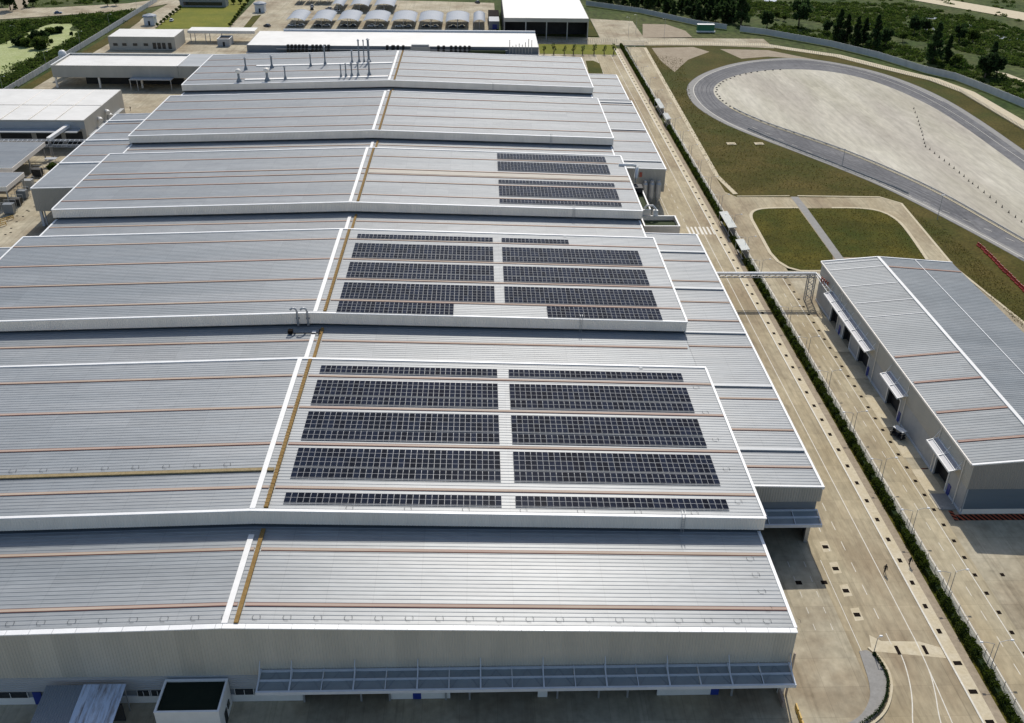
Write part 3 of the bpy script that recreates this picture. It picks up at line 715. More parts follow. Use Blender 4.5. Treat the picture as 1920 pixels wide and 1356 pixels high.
# ------------------------------------------------------------------ the warehouse on the right
WX, WY0, WY1 = 115.0, 129.35, 211.9
RX, RZ, EX, EZ = 128.2, 11.5, 146.5, 10.05
WH = thing('warehouse', 'grey gabled warehouse with a white ridge line and loading doors on its left wall', 'warehouse', (WX, WY0, 0))
wz = lambda x: RZ-(RZ-10.3)*(RX-x)/(RX-WX) if x < RX else RZ-(RZ-EZ)*(x-RX)/(EX-RX)
for a, b in ((WX-.3, RX), (RX, EX)):
    g = MB(); ribbed(g, a, b, wz, WY0+.3, WY1-.2, .76, .04); g.build('roof', m_wroof, WH)
g = MB(); g.hexa([(RX-.35, WY0+.3, RZ+.02), (RX+.35, WY0+.3, RZ+.02), (RX+.35, WY1-.2, RZ+.02), (RX-.35, WY1-.2, RZ+.02), (RX-.35, WY0+.3, RZ+.2), (RX+.35, WY0+.3, RZ+.2), (RX+.35, WY1-.2, RZ+.2), (RX-.35, WY1-.2, RZ+.2)]); g.build('ridge_cap', m_white, WH)
g = MB(); p_ = 137.3; g.box(p_-.08, p_+.08, WY0+.35, WY1-.25, wz(p_)+.06, wz(p_)+.13); g.build('lightning_tape', m_cap, WH)
def wslab(mb, a, b, y0, y1, t0, t1, m=0):
    mb.hexa([(a, y0, wz(a)+t0), (b, y0, wz(b)+t0), (b, y1, wz(b)+t0), (a, y1, wz(a)+t0), (a, y0, wz(a)+t1), (b, y0, wz(b)+t1), (b, y1, wz(b)+t1), (a, y1, wz(a)+t1)], m)
for pxl, a, b in (((1690, 666), WX+.1, RX-.4), ((1720, 714), WX+.1, RX-.4), ((1765, 770), WX+.1, RX-.4), ((1812, 824), WX+.1, RX-.4), ((1720, 505), RX+.4, EX-.2)):
    y = at(*pxl, 10.8).y; g = MB(); wslab(g, a, b, y-.3, y-.12, .03, .13, 1); wslab(g, a, b, y-.115, y+.115, .03, .12, 0); wslab(g, a, b, y+.12, y+.3, .03, .13, 1)
    g.build('joint_strip', [m_strip, m_stripe], WH)
for pxl in ((1580, 492), (1590, 504), (1632, 566), (1640, 535), (1690, 592)):
    y = at(*pxl, 10.8).y; g = MB(); wslab(g, WX+.1, RX-.4, y-.08, y+.08, .07, .11); g.build('sheet_seam', m_cap, WH)
g = MB()
for a, b in ((WX-.4, RX), (RX, EX+.1)): wslab(g, a, b, WY0-.1, WY0+.3, -.1, .14); wslab(g, a, b, WY1-.2, WY1+.15, -.1, .14)
g.build('eave_capping', m_cap, WH)
g = MB(); g.box(WX-.5, WX-.3, WY0+.3, WY1-.2, 10.05, 10.4); g.build('gutter', m_fascia, WH)
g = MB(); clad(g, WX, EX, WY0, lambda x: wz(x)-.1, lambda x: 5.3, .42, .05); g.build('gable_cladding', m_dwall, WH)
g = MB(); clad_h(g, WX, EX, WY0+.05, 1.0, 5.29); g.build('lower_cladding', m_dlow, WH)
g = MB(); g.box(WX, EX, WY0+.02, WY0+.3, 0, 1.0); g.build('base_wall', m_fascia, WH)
g = MB()
def sidewall(mb, y0, y1, z0, z1, m=0, h=.05):
    ys = [(y0, 0)]; k = math.floor(y0/.42)
    while k*.42 < y1:
        for a, d in ((0, 0), (.06, h), (.16, h), (.22, 0)):
            if y0 < k*.42+a < y1: ys.append((k*.42+a, d))
        k += 1
    ys.append((y1, 0)); base = len(mb.v)
    for y, d in ys: mb.v.append((WX-d, y, z0)); mb.v.append((WX-d, y, z1))
    for j in range(len(ys)-1): a = base+2*j; mb.f.append((a+1, a+3, a+2, a)); mb.m.append(m)
sidewall(g, WY0, WY1, 5.3, 10.28); g.build('side_cladding', m_wall, WH)
WD = [(135.9, 140.9, 4.3), (158.8, 164.8, 4.3), (176.3, 182, 4.2), (187.5, 192, 4.0), (196.3, 200.9, 4.0)]
g = MB(); prev = WY0
for a, b, h in WD+[(WY1, WY1, 0)]:
    g.box(WX+.06, WX+.3, prev, a, .5, 5.29)
    if h: g.box(WX+.06, WX+.3, a, b, h, 5.29)
    prev = b
g.build('lower_side_wall', m_roofl, WH)
g = MB(); prev = WY0
for a, b, h in WD+[(WY1, WY1, 0)]: g.box(WX-.02, WX+.3, prev, a, 0, .495); prev = b
g.build('plinth', m_frame, WH)
for a, b, h in WD:
    g = MB(); g.box(WX+1.2, WX+1.4, a, b, 0, h); g.box(WX+.3, WX+1.2, a-.05, a-.001, 0, h); g.box(WX+.3, WX+1.2, b+.001, b+.05, 0, h); d = g.build('loading_door', m_dark, WH)
    g = MB(); g.box(WX-.05, WX+.05, a-.3, a, 0, h+.3); g.box(WX-.05, WX+.05, b, b+.3, 0, h+.3); g.box(WX-.05, WX+.05, a, b, h, h+.3); g.build('door_frame', m_white, d)
for y in (134.6, 158.0, 175.6, 194.2): g = MB(); g.box(WX-.05, WX+.05, y-.5, y+.5, .02, 2.25); g.build('blue_door', m_blue, WH)
for y0, y1 in ((132.6, 142.2), (156.2, 165.6), (174.4, 202.2)):
    g = MB(); xo = WX-2.0; xi = WX-.1; cz = lambda x: 6.5+(x-xo)*.28
    for x, wd in ((xo, .26), ((xo+xi)/2, .12), (xi, .22)): g.bar((x, y0, cz(x)), (x, y1, cz(x)), wd, .3)
    n = max(2, round((y1-y0)/4.8))
    for i in range(n+1):
        y = y0+.1+(y1-y0-.2)*i/n; g.bar((xo, y, cz(xo)+.05), (xi, y, cz(xi)+.05), .12, .16); g.bar(((xo+xi)/2, y, cz((xo+xi)/2)), (xi, y, 8.6), .07, .07)
    c = g.build('door_canopy', m_cap, WH)
    for i in range(n):
        ya = y0+.2+(y1-y0-.2)*i/n; yb = y0+(y1-y0-.2)*(i+1)/n
        g = MB(); g.hexa([(xo+.14, ya, cz(xo)-.05), (xi-.12, ya, cz(xi)-.05), (xi-.12, yb, cz(xi)-.05), (xo+.14, yb, cz(xo)-.05), (xo+.14, ya, cz(xo)), (xi-.12, ya, cz(xi)), (xi-.12, yb, cz(xi)), (xo+.14, yb, cz(xo))]); g.build('canopy_sheet', m_fsheet, c)
for y in (132.0, 141.8, 156.6, 172.9, 196): g = MB(); g.tube([(WX-.15, y, 10.0), (WX-.15, y, .1)], .09, 6); g.build('downpipe', m_fascia, WH)
# concrete docks and painted hazard stripes at the foot of the warehouse
sheet('loading_dock', [(111.95, 130.5), (114.98, 130.5), (114.98, 134.9), (111.95, 134.9)], .14, m_grey, .3)
hz = tag(MB().build('hazard_marking', m_hred), kind='structure')
def chevrons(x0, x1, y0, y1, along, n):
    g = MB(); g.box(x0, x1, y0, y1, .0, .012); g.build('hazard_band', m_grate, hz)
    for i in range(n):
        if along == 'x':
            a = x0+(x1-x0)*i/n; s = (x1-x0)/n; P = [(a, y1, .018), (a+s*.5, y1, .018), (min(a+s*1.3, x1), y0, .018), (min(a+s*.8, x1), y0, .018)]
        else:
            a = y0+(y1-y0)*i/n; s = (y1-y0)/n; P = [(x0, a+s*.5, .018), (x0, min(a+s*1.0, y1), .018), (x1, min(a+s*.5, y1), .018), (x1, a, .018)]
        g = MB(); g.face(P[::-1]); g.build('hazard_stripe', m_hred, hz)
chevrons(114.2, 134, 127.6, 129.2, 'x', 22); chevrons(113.6, 114.9, 135.2, 142.6, 'y', 9); chevrons(113.4, 114.15, 127.6, 130.3, 'y', 3)

# ------------------------------------------------------------------ pipe bridge over the roads
PB = thing('pipe_bridge', 'steel pipe bridge crossing the roads from the long hall to the warehouse corner', 'pipe bridge', (113.8, 211.6, 0))
g = MB()
for y, z in ((211.2, 7.2), (212.3, 7.2), (211.2, 6.4), (212.3, 6.4)): g.bar((87.6, y, z), (113.9, y, z), .16, .16)
for i in range(18):
    x = 87.8+i*1.52; g.bar((x, 211.2, 6.4), (x+1.5, 211.2, 7.2), .07, .07); g.bar((x, 212.3, 7.2), (x+1.5, 212.3, 6.4), .07, .07); g.bar((x, 211.2, 6.4), (x, 212.3, 6.4), .08, .08)
g.build('truss', m_steel, PB)
for y, r in ((211.45, .13), (211.8, .1), (212.1, .1)):
    g = MB(); g.tube([(87.4, y, 7.42), (113.6, y, 7.42), (113.9, y, 7.42), (114.3, y-8, 7.42), (114.4, y-10, 7.42)], r, 7); g.build('pipe', m_cap, PB)
g = MB()
for x, y in ((112.2, 211.2), (112.2, 212.3), (113.9, 211.2), (113.9, 212.3)): g.bar((x, y, 0), (x, y, 7.2), .2, .2)
for y in (211.2, 212.3):
    for k in range(4): z = .3+k*1.75; g.bar((112.2, y, z), (113.9, y, z+1.6), .08, .08); g.bar((113.9, y, z), (112.2, y, z+1.6), .08, .08)
g.build('trestle', m_steel, PB)
g = MB()
for x in (113.7, 114.6): g.bar((x, 212.0, 7.1), (x, 201.8, 6.9), .12, .12)
for k in range(8): g.bar((113.7, 211-k*1.25, 7.05), (114.6, 211-k*1.25, 7.05), .08, .08)
g.build('side_rack', m_cap, PB)
for k in range(4): g = MB(); g.tube([(113.9+.18*k, 207.5-k*.9, 7.0), (113.9+.18*k, 207.5-k*.9, 8.0)], .16, 7); g.tube([(113.75+.18*k, 207.5-k*.9, 8.05), (114.1+.18*k, 207.5-k*.9, 8.05)], .22, 7); g.build('valve', m_rust, PB)

# ------------------------------------------------------------------ hedges, fence, lamps, shelters along the road
def leaf_quads(C, size, jitter, flat=0.0):
    """one quad per centre with random orientation; C is (n,3)"""
    n = len(C); a = rng.normal(size=(n, 3)); a[:, 2] *= (1-flat); a /= np.linalg.norm(a, axis=1)[:, None]
    b = rng.normal(size=(n, 3)); b -= (a*b).sum(1)[:, None]*a; b /= np.linalg.norm(b, axis=1)[:, None]
    s = size*(1+jitter*(rng.random(n)-.5))[:, None]
    V = np.stack([C-a*s-b*s*.6, C+a*s-b*s*.6, C+a*s*.7+b*s*.7, C-a*s*.7+b*s*.7], 1).reshape(-1, 3)
    return V
def leaf_object(name, V, mat, parent=None, origin=(0, 0, 0), extra=None):
    n = len(V)//4; me = bpy.data.meshes.new(name); V = V-np.array(origin)
    me.vertices.add(len(V)); me.vertices.foreach_set('co', V.astype(np.float32).ravel())
    me.loops.add(4*n); me.loops.foreach_set('vertex_index', np.arange(4*n, dtype=np.int32))
    me.polygons.add(n); me.polygons.foreach_set('loop_start', np.arange(0, 4*n, 4, dtype=np.int32))
    me.materials.append(mat); me.update(calc_edges=True)
    o = bpy.data.objects.new(name, me); COL.objects.link(o)
    if parent is not None: o.parent = parent
    else: o.location = origin
    return o
def hedge(y0, y1, label, x=103.35, wd=1.15, h=1.3):
    t = thing('hedge', label, 'hedge', (x, y0, 0), 'clipped hedges beside the service road')
    n = int((y1-y0)*170)
    yy = y0+rng.random(n)*(y1-y0); bump = (1+.20*np.sin(yy*1.3)+.15*np.sin(yy*3.1+1)+.12*np.sin(yy*.37+2)+.12*rng.normal(size=n))*(1-.35*(np.sin(yy*.61+1.7*np.sin(yy*.13))>.93))
    th = rng.random(n)*math.pi; C = np.stack([x+np.cos(th)*wd/2*bump, yy, .15+np.abs(np.sin(th))**.6*h*.85*bump+rng.normal(size=n)*.06], 1)
    leaf_object('foliage', leaf_quads(C, .115, .9), m_leaf, t, (x, y0, 0))
    g = MB(); g.box(x-wd*.36, x+wd*.36, y0+.1, y1-.1, 0, h*.75); g.build('branches', m_leafd, t)
hedge(78, 233.5, 'long dark green hedge running from the bottom edge up to the lower pair of shelters')
hedge(243.2, 249.6, 'short stub of dark green hedge between the two larger white-roofed shelters')
hedge(263.5, 355.5, 'middle length of dark green hedge between the two pairs of shelters')
hedge(386, 497, 'far length of dark green hedge running to the gate behind the hall')
FN = thing('mesh_fence', 'low grey post and wire fence standing behind the hedge along the service road', 'fence', (104.75, 80, 0))
post = MB(); post.box(-.035, .035, -.035, .035, 0, 1.35); pm = post.build('fence_post', m_steel); pmd = pm.data; bpy.data.objects.remove(pm)
for k in range(142):
    o = bpy.data.objects.new('fence_post', pmd); COL.objects.link(o); o.parent = FN; o.location = (0, k*2.92, 0)
g = MB()
for z in (.45, .85, 1.3): g.bar((104.75, 80, z), (104.75, 492, z), .025, .025)
g.build('wire', m_steel, FN)
def lamp_post(side, label, loc, group='paired lamp posts along the fence', h=4.8, reach=1.8):
    t = thing('lamp_post', label, 'lamp post', loc, group)
    x, y, z = loc
    g = MB(); g.tube([(x, y, 0), (x, y, h)], .075, 6, r1=.05); g.build('pole', m_stripe if False else m_steel, t)
    g = MB(); g.tube([(x, y, h), (x+side*reach*.6, y+.15, h+.18), (x+side*reach, y+.2, h+.2)], .035, 5); g.build('arm', m_steel, t)
    g = MB(); g.hexa([(x+side*reach-.25, y+.05, h+.14), (x+side*reach+.25, y+.05, h+.14), (x+side*reach+.25, y+.35, h+.14), (x+side*reach-.25, y+.35, h+.14), (x+side*reach-.2, y+.1, h+.28), (x+side*reach+.2, y+.1, h+.28), (x+side*reach+.2, y+.3, h+.28), (x+side*reach-.2, y+.3, h+.28)]); g.build('lamp_head', m_cap, t)
LY = [95.5, 109.8, 124.6, 138.8, 154, 169.5, 184, 198.6, 225, 240, 256, 272, 288, 304, 320, 336, 352, 372, 392, 412, 432, 452, 472]
for i, y in enumerate(LY):
    for s, nm in ((-1, 'left'), (1, 'right')):
        lamp_post(s, f'{nm}-armed slim lamp post of the {ordinal(i)} pair along the fence from the front', (104.35+(.45 if s > 0 else -.45), y+(0 if s > 0 else -.3), 0))
def shelter(x0, x1, y0, y1, label, h=3.0):
    t = thing('shelter', label, 'shelter', ((x0+x1)/2, (y0+y1)/2, 0), 'white-roofed shelters in the hedge line')
    g = MB(); g.hexa([(x0, y0, h), (x1, y0, h+.25), (x1, y1, h+.25), (x0, y1, h), (x0, y0, h+.12), (x1, y0, h+.37), (x1, y1, h+.37), (x0, y1, h+.12)]); r = g.build('roof', m_roofl, t)
    g = MB(); ribbed(g, x0+.05, x1-.05, lambda x: h+.125+.25*(x-x0)/(x1-x0), y0+.05, y1-.05, .5, .05); g.build('roof_sheet', m_shelt, r)
    for x in (x0+.2, x1-.2):
        for y in (y0+.3, y1-.3): g = MB(); g.bar((x, y, 0), (x, y, h), .12, .12); g.build('post', m_steel, t)
    g = MB(); g.box(x1-.3, x1-.24, y0+.3, y1-.3, .3, 2.4); g.build('back_panel', m_lower, t)
    g = MB(); g.box(x0+.5, x0+.9, y0+.6, y1-.6, .38, .46); g.box(x0+.55, x0+.6, y0+.8, y0+.9, 0, .38); g.box(x0+.55, x0+.6, y1-.9, y1-.8, 0, .38); g.build('bench', m_grey, t)
    # no floor is built; the roof's cast shadow darkens the ground
shelter(101.9, 104.2, 250.6, 262.9, 'longer white-roofed shelter straddling the hedge beside the zebra crossing')
shelter(101.9, 104.1, 235.1, 242.4, 'shorter white-roofed shelter straddling the hedge just above the pipe bridge')
shelter(102.5, 104.3, 371.8, 385.4, 'farthest white-roofed shelter straddling the hedge, seen edge on')
shelter(102.4, 104.2, 356.6, 364.8, 'small white-roofed shelter straddling the hedge, second farthest of the four')

# island with kerb, low railings and lamp at the bottom right
isl = arc_smooth([(87.0, 98.6), (88.5, 98.9), (89.0, 97), (89.4, 95), (88.8, 92), (87, 88.8), (84.5, 86.6), (80.5, 84.5)], 2)+arc_smooth([(79, 85.2), (82.3, 86.6), (84.4, 88.3), (86.4, 91.6), (87.0, 98.6)], 2)
sheet('traffic_island', isl, .13, m_grey, .3)
g = MB(); ribbon(g, arc_smooth([(88.6, 99.3), (89.6, 97.5), (90.0, 95), (89.4, 92), (87.4, 88.4), (84.7, 86.1), (80, 83.6)], 3), .35, .16, th=.3); struct(g, 'island_kerb', m_walk)
RL = thing('island_hedge', 'low curved strip of dark clipped shrubs along the concrete traffic island', 'hedge', (88.6, 92, 0))
pth = arc_smooth([(88.9, 98.0), (89.5, 95), (88.9, 92.2), (87, 88.9), (84.4, 86.7), (80, 84.3)], 3)
C = []
for i in range(2600):
    k = random.randrange(len(pth)-1); u = random.random(); a, b = pth[k], pth[k+1]
    C.append((a[0]*(1-u)+b[0]*u+random.gauss(0, .10), a[1]*(1-u)+b[1]*u+random.gauss(0, .10), .15+random.random()*.45))
leaf_object('foliage', leaf_quads(np.array(C), .07, .8), m_leafd, RL, (88.6, 92, 0))
lamp_post(1, 'single short lamp post standing on the tip of the traffic island', (88.9, 98.1, 0), None, 3.2, .5)
g = MB()
for k in range(8): g.box(74.9, 75.1, 78+k*1.4, 79.1+k*1.4, 0, .9)
tag(g.build('yellow_barrier', m_yellow, origin=(75, 78, 0)), 'low yellow steel barrier beside the front right corner of the hall', 'barrier')

# ------------------------------------------------------------------ people, golf cart
def person(label, loc, rz, mats, stride=.28, sc=1.0, arm=.25):
    V = [(0, 0, .95), (0, .0, 1.15), (0, .01, 1.40), (0, .01, 1.52), (0, .03, 1.64), (0, .03, 1.74),
         (.17, .0, 1.40), (.24, -arm*.6, 1.14), (.25, arm*.1-.05, .90), (.25, arm*.2-.03, .80),
         (-.17, .0, 1.40), (-.24, arm*.6, 1.14), (-.25, arm*1.1, .92), (-.25, arm*1.3, .82),
         (.09, 0, .90), (.10, stride*.7, .50), (.10, stride*.6, .08), (.11, stride*.6+.17, .04),
         (-.09, 0, .90), (-.10, -stride*.3, .50), (-.10, -stride*1.0, .10), (-.11, -stride*1.0+.16, .04)]
    E = [(0, 1), (1, 2), (2, 3), (3, 4), (4, 5), (2, 6), (6, 7), (7, 8), (8, 9), (2, 10), (10, 11), (11, 12), (12, 13), (0, 14), (14, 15), (15, 16), (16, 17), (0, 18), (18, 19), (19, 20), (20, 21)]
    Rr = [.155, .145, .16, .06, .095, .08, .075, .055, .042, .04, .075, .055, .042, .04, .10, .07, .05, .045, .10, .07, .05, .045]
    me = bpy.data.meshes.new('body'); me.from_pydata(V, E, []); o = bpy.data.objects.new('tmp', me); COL.objects.link(o)
    md = o.modifiers.new('s', 'SKIN'); 
    for i, r in enumerate(Rr): me.skin_vertices[0].data[i].radius = (r, r*.8 if i < 3 else r); me.skin_vertices[0].data[i].use_root = (i == 0)
    sb = o.modifiers.new('b', 'SUBSURF'); sb.levels = 1
    dg = bpy.context.evaluated_depsgraph_get(); nm = bpy.data.meshes.new_from_object(o.evaluated_get(dg)); bpy.data.objects.remove(o)
    for m in mats: nm.materials.append(m)
    for p in nm.polygons:
        c = p.center; p.use_smooth = True
        p.material_index = 2 if c.z > 1.53 else (1 if c.z < .93 and abs(c.x) < .19 else (2 if c.z < .88 else 0))
        if c.z < .07: p.material_index = 3
    t = thing('person', label, 'person', loc, local=True, rz=rz); t.scale = (sc,)*3
    b = bpy.data.objects.new('body', nm); COL.objects.link(b); b.parent = t
    g = MB(); g.lathe((0, .02, 1.62), [(.0, .15), (.07, .145), (.105, .09), (.112, .03), (.10, -.02)], 10); h = g.build('hair', m_black); h.parent = t
    return t
mp = [m_cloth, m_cloth2, m_skin, m_black]
person('person in dark clothes striding across the open concrete road', (96.65, 114.9, 0), rad(160), mp, .34, 1.02)
person('person in dark clothes walking on the dirt strip beside the hedge', (101.25, 116.6, .02), rad(200), [m_cloth2, m_cloth, m_skin, m_black], .2)
person('distant person in dark clothes standing at the road edge near the far shelters', (101.6, 391, .02), 0, mp, .1)
person('distant person in dark clothes standing in the yard beside the white-roofed plant building', (-100.6, 375.5, 0), rad(90), mp, .1)

def golf_cart(label, loc, rz):
    t = thing('golf_cart', label, 'golf cart', loc, local=True, rz=rz)
    def part(name, g, m, smooth=False, par=t): o = g.build(name, m, smooth=smooth); o.parent = par; return o
    g = MB(); g.hexa([(-.58, -1.5, .3), (.58, -1.5, .3), (.58, 1.2, .3), (-.58, 1.2, .3), (-.58, -1.45, .55), (.58, -1.45, .55), (.58, 1.1, .48), (-.58, 1.1, .48)])
    g.hexa([(-.5, 1.0, .45), (.5, 1.0, .45), (.45, 1.5, .4), (-.45, 1.5, .4), (-.5, .95, .95), (.5, .95, .95), (.42, 1.35, .75), (-.42, 1.35, .75)]); part('body', g, m_black)
    g = MB(); g.hexa([(-.62, -1.5, 1.86), (.62, -1.5, 1.86), (.62, 1.1, 1.86), (-.62, 1.1, 1.86), (-.56, -1.42, 1.96), (.56, -1.42, 1.96), (.56, 1.02, 1.96), (-.56, 1.02, 1.96)]); part('roof', g, m_white)
    for y in (-.15, -1.0): g = MB(); g.box(-.5, .5, y-.22, y+.22, .55, .75); g.hexa([(-.5, y-.27, .75), (.5, y-.27, .75), (.5, y-.17, .75), (-.5, y-.17, .75), (-.5, y-.37, 1.2), (.5, y-.37, 1.2), (.5, y-.29, 1.2), (-.5, y-.29, 1.2)]); part('seat', g, m_cloth2)
    for x in (-.55, .55):
        for y0, y1 in ((1.0, .9), (-1.4, -1.4)): g = MB(); g.bar((x, y0, .5), (x, y1, 1.87), .05, .05); part('post', g, m_steel)
        for y in (-1.05, 1.05):
            g = MB(); g.tube([(x-.09, y, .24), (x+.09, y, .24)], .24, 12); wl_ = part('wheel', g, m_black)
            g = MB(); g.tube([(x-.095, y, .24), (x+.095, y, .24)], .11, 10); part('rim', g, m_steel, par=wl_)
    g = MB(); g.hexa([(-.5, 1.02, .95), (.5, 1.02, .95), (.5, 1.05, .95), (-.5, 1.05, .95), (-.5, .9, 1.82), (.5, .9, 1.82), (.5, .93, 1.82), (-.5, .93, 1.82)]); part('windscreen', g, m_glass)
    g = MB(); g.tube([(-.25, .75, .9), (-.25, .62, 1.0)], .02, 6); g.tube([(-.42, .6, 1.02), (-.08, .6, 1.02)], .03, 6); part('steering_wheel', g, m_black)
    for x in (-.3, .3): g = MB(); g.box(x-.09, x+.09, 1.42, 1.5, .55, .65); part('headlight', g, m_cap)
golf_cart('white-roofed black golf cart parked beside the warehouse wall', (113.0, 152.8, 0), rad(26))

# ------------------------------------------------------------------ things round the test track
def guard_rail(pts, label, post_step=3.0, h=.75, mat=None):
    P = [Vector((p[0], p[1], 0)) for p in pts]
    t = thing('guard_rail', label, 'guard rail', tuple(P[0]), 'steel guard rails along the track')
    g = MB()
    for a, b in zip(P, P[1:]):
        for z in (h-.1, h-.38): g.bar((a.x, a.y, z), (b.x, b.y, z), .10, .22)
    g.build('rail', mat or m_steel, t)
    acc = 0
    for a, b in zip(P, P[1:]):
        L = (b-a).length; n = max(1, int(L/post_step))
        for k in range(n):
            q = a+(b-a)*k/n; g = MB(); g.box(q.x-.06, q.x+.06, q.y-.06, q.y+.06, 0, h-.44); g.build('rail_post', mat or m_steel, t)
inner = [p for p in pds[:int(len(pds)*.40)] if p[1] > 150]
guard_rail([(p[0]+.5, p[1]+.2) for p in inner[::2]], 'long steel guard rail along the inner kerb of the concrete pad')
outer = xy([(1402, 243), (1450, 264), (1500, 284), (1560, 307), (1620, 331), (1680, 355), (1703, 366)])
guard_rail([(p[0], p[1]) for p in outer], 'dark steel guard rail along the outer edge of the asphalt track', mat=m_dlow)
def cone_proto():
    t = thing('traffic_cone', 'dark traffic cone in the curved line across the concrete pad', 'traffic cone', (0, 0, 0), 'traffic cones on the concrete pad', local=True)
    g = MB(); g.box(-.24, .24, -.24, .24, 0, .06); o = g.build('base', m_black); o.parent = t
    g = MB(); g.lathe((0, 0, .06), [(.18, 0), (.05, .72), (.0, .74)], 10); o = g.build('cone', m_cloth); o.parent = t
    remember(t); return t
cone = cone_proto(); fl = []
Z4a = [(1090, 815), (1100, 845), (1115, 880), (1125, 910), (1133, 938), (1142, 965), (1150, 990), (1157, 1015), (1163, 1045), (1170, 1075), (1178, 1100), (1210, 1120), (1245, 1150), (1280, 1180), (1318, 1205), (1355, 1235), (1390, 1262), (1430, 1295), (1465, 1322)]
Z4b = [(1500, 0), (1530, 20), (1570, 50), (1615, 85), (1660, 122), (1705, 160), (1750, 195), (1800, 235), (1850, 270), (1895, 305)]
for ci_, (a, b) in enumerate([(1440+a/3.99, b/3.99) for a, b in Z4a]+[(1440+a/3.99, 340+b/3.99) for a, b in Z4b]):
    p = at(a, b); place(cone, (p.x, p.y, 0), random.random(), f'{ordinal(ci_)} dark traffic cone from the far end of the curved line on the pad', fl)
def tyre_proto():
    g = MB(); g.lathe((0, 0, 0), [(.22, 0), (.42, .03), (.45, .12), (.42, .22), (.24, .24), (.2, .12), (.22, 0)], 12)
    return tag(g.build('marker_tyre', m_black), 'black tyre laid on the rim of the concrete pad as a marker', 'tyre', 'marker tyres round the pad rim')
ty = tyre_proto(); ty0 = True
for i in range(46):
    k = int(len(pds)*.27)+i*2
    if k >= len(pds)*.62: break
    o = ty if ty0 else ty.copy()
    if not ty0: COL.objects.link(o)
    o['label'] = f'{ordinal(i)} black marker tyre along the pad rim, counted from the pad\'s lower side'
    ty0 = False; o.location = (pds[k][0]+random.uniform(-.3, .3)+1.2, pds[k][1]-random.uniform(0, .6), 0)
def barrier_proto():
    t = thing('road_barrier', 'x', 'barrier', (0, 0, 0), 'red plastic barriers beside the track', local=True)
    g = MB(); pr = [(-.27, 0), (-.27, .22), (-.1, .5), (-.08, 1.0), (.08, 1.0), (.1, .5), (.27, .22), (.27, 0)]
    for y in (0, 1.85):
        pass
    n = len(pr); base = len(g.v)
    for y in (0, 1.85):
        for a, z in pr: g.v.append((a, y, z))
    for j in range(n-1): g.f.append((base+j, base+j+1, base+n+j+1, base+n+j)); g.m.append(0)
    g.f.append(tuple(base+j for j in reversed(range(n)))); g.m.append(0); g.f.append(tuple(base+n+j for j in range(n))); g.m.append(0)
    o = g.build('shell', m_red); o.parent = t
    g = MB(); g.tube([(0, .5, .98), (0, .5, 1.06)], .07, 8); g.tube([(0, 1.35, .98), (0, 1.35, 1.06)], .07, 8); o = g.build('filler_cap', m_white); o.parent = t
    remember(t); return t
br = barrier_proto(); fb = []
for i in range(15):
    a = Vector((170.9, 246.0)); b = Vector((169.2, 212.0)); p = a+(b-a)*(i/14)
    place(br, (p.x+random.uniform(-.1, .1), p.y-1.9, 0), rad(3+random.uniform(-3, 3)), f'{ordinal(i)} red plastic road barrier from the far end of the row beside the track', fb)
for i, (px, py) in enumerate(((1371, 270), (1423, 270))):
    p = at(px, py); g = MB(); g.box(p.x-1.6, p.x+1.6, p.y-1.2, p.y+1.2, 0, .18); g.box(p.x-.8, p.x+.8, p.y-.6, p.y+.6, .18, .3)
    tag(g.build('concrete_cover', m_walk, origin=(p.x, p.y, 0)), ['left pale concrete chamber cover set in the dry grass', 'right pale concrete chamber cover set in the dry grass by the track'][i], 'manhole cover')
p = at(1757, 412); q = at_y(1763, 385, p.y)
T = thing('lamp_post', 'lone grey lamp post on the grass beside the outer edge of the track', 'lamp post', (p.x, p.y, 0)); g = MB(); g.tube([(p.x, p.y, 0), (p.x, p.y, 7.5)], .1, 7, r1=.06); g.build('pole', m_steel, T); g = MB(); g.box(p.x-.5, p.x+.5, p.y-.15, p.y+.15, 7.5, 7.65); g.build('lamp_head', m_cap, T)
p = at(1579, 310); T = thing('lamp_post', 'dark lamp post standing between the track rails near the pad', 'lamp post', (p.x, p.y, 0)); g = MB(); g.tube([(p.x, p.y, 0), (p.x, p.y, 5.5)], .09, 7, r1=.05); g.build('pole', m_lower, T); g = MB(); g.box(p.x-.4, p.x+.4, p.y-.12, p.y+.12, 5.5, 5.62); g.build('lamp_head', m_lower, T)

# ------------------------------------------------------------------ perimeter walls and pickets
def panel_wall(pts, h, step, name, label, mat, th=.2, cap=True, post=.3):
    P = [Vector((p[0], p[1], 0)) for p in pts]
    t = thing(name, label, 'wall', tuple(P[0]))
    for a, b in zip(P, P[1:]):
        L = (b-a).length; n = max(1, round(L/step)); d = (b-a)/n
        for k in range(n):
            u = a+d*k; v = a+d*(k+1); e = d.normalized()*.12
            g = MB(); g.bar((u.x+e.x, u.y+e.y, h/2), (v.x-e.x, v.y-e.y, h/2), th, h); g.build('wall_panel', mat, t)
            g = MB(); g.box(u.x-post/2, u.x+post/2, u.y-post/2, u.y+post/2, 0, h+.12); g.build('wall_post', mat, t)
panel_wall([(96.7, 607), (125.3, 585), (152.2, 549.5), (166, 539)], 2.6, 6, 'boundary_wall', 'grey concrete boundary wall behind the bare plot and the open hangar', m_cwall)
panel_wall([(172, 534), (184.1, 526), (209.4, 498.8), (224.7, 474), (236.3, 445), (244.5, 433), (249.5, 411), (254, 386), (268, 330)], 2.9, 6, 'boundary_wall', 'long grey concrete boundary wall curving between the track and the trees', m_cwall)
panel_wall([(-157.6, 300), (-157.3, 394), (-156, 500), (-156, 608)], 2.4, 3.2, 'boundary_wall', 'pale panelled boundary wall along the left edge of the site', m_cwall)
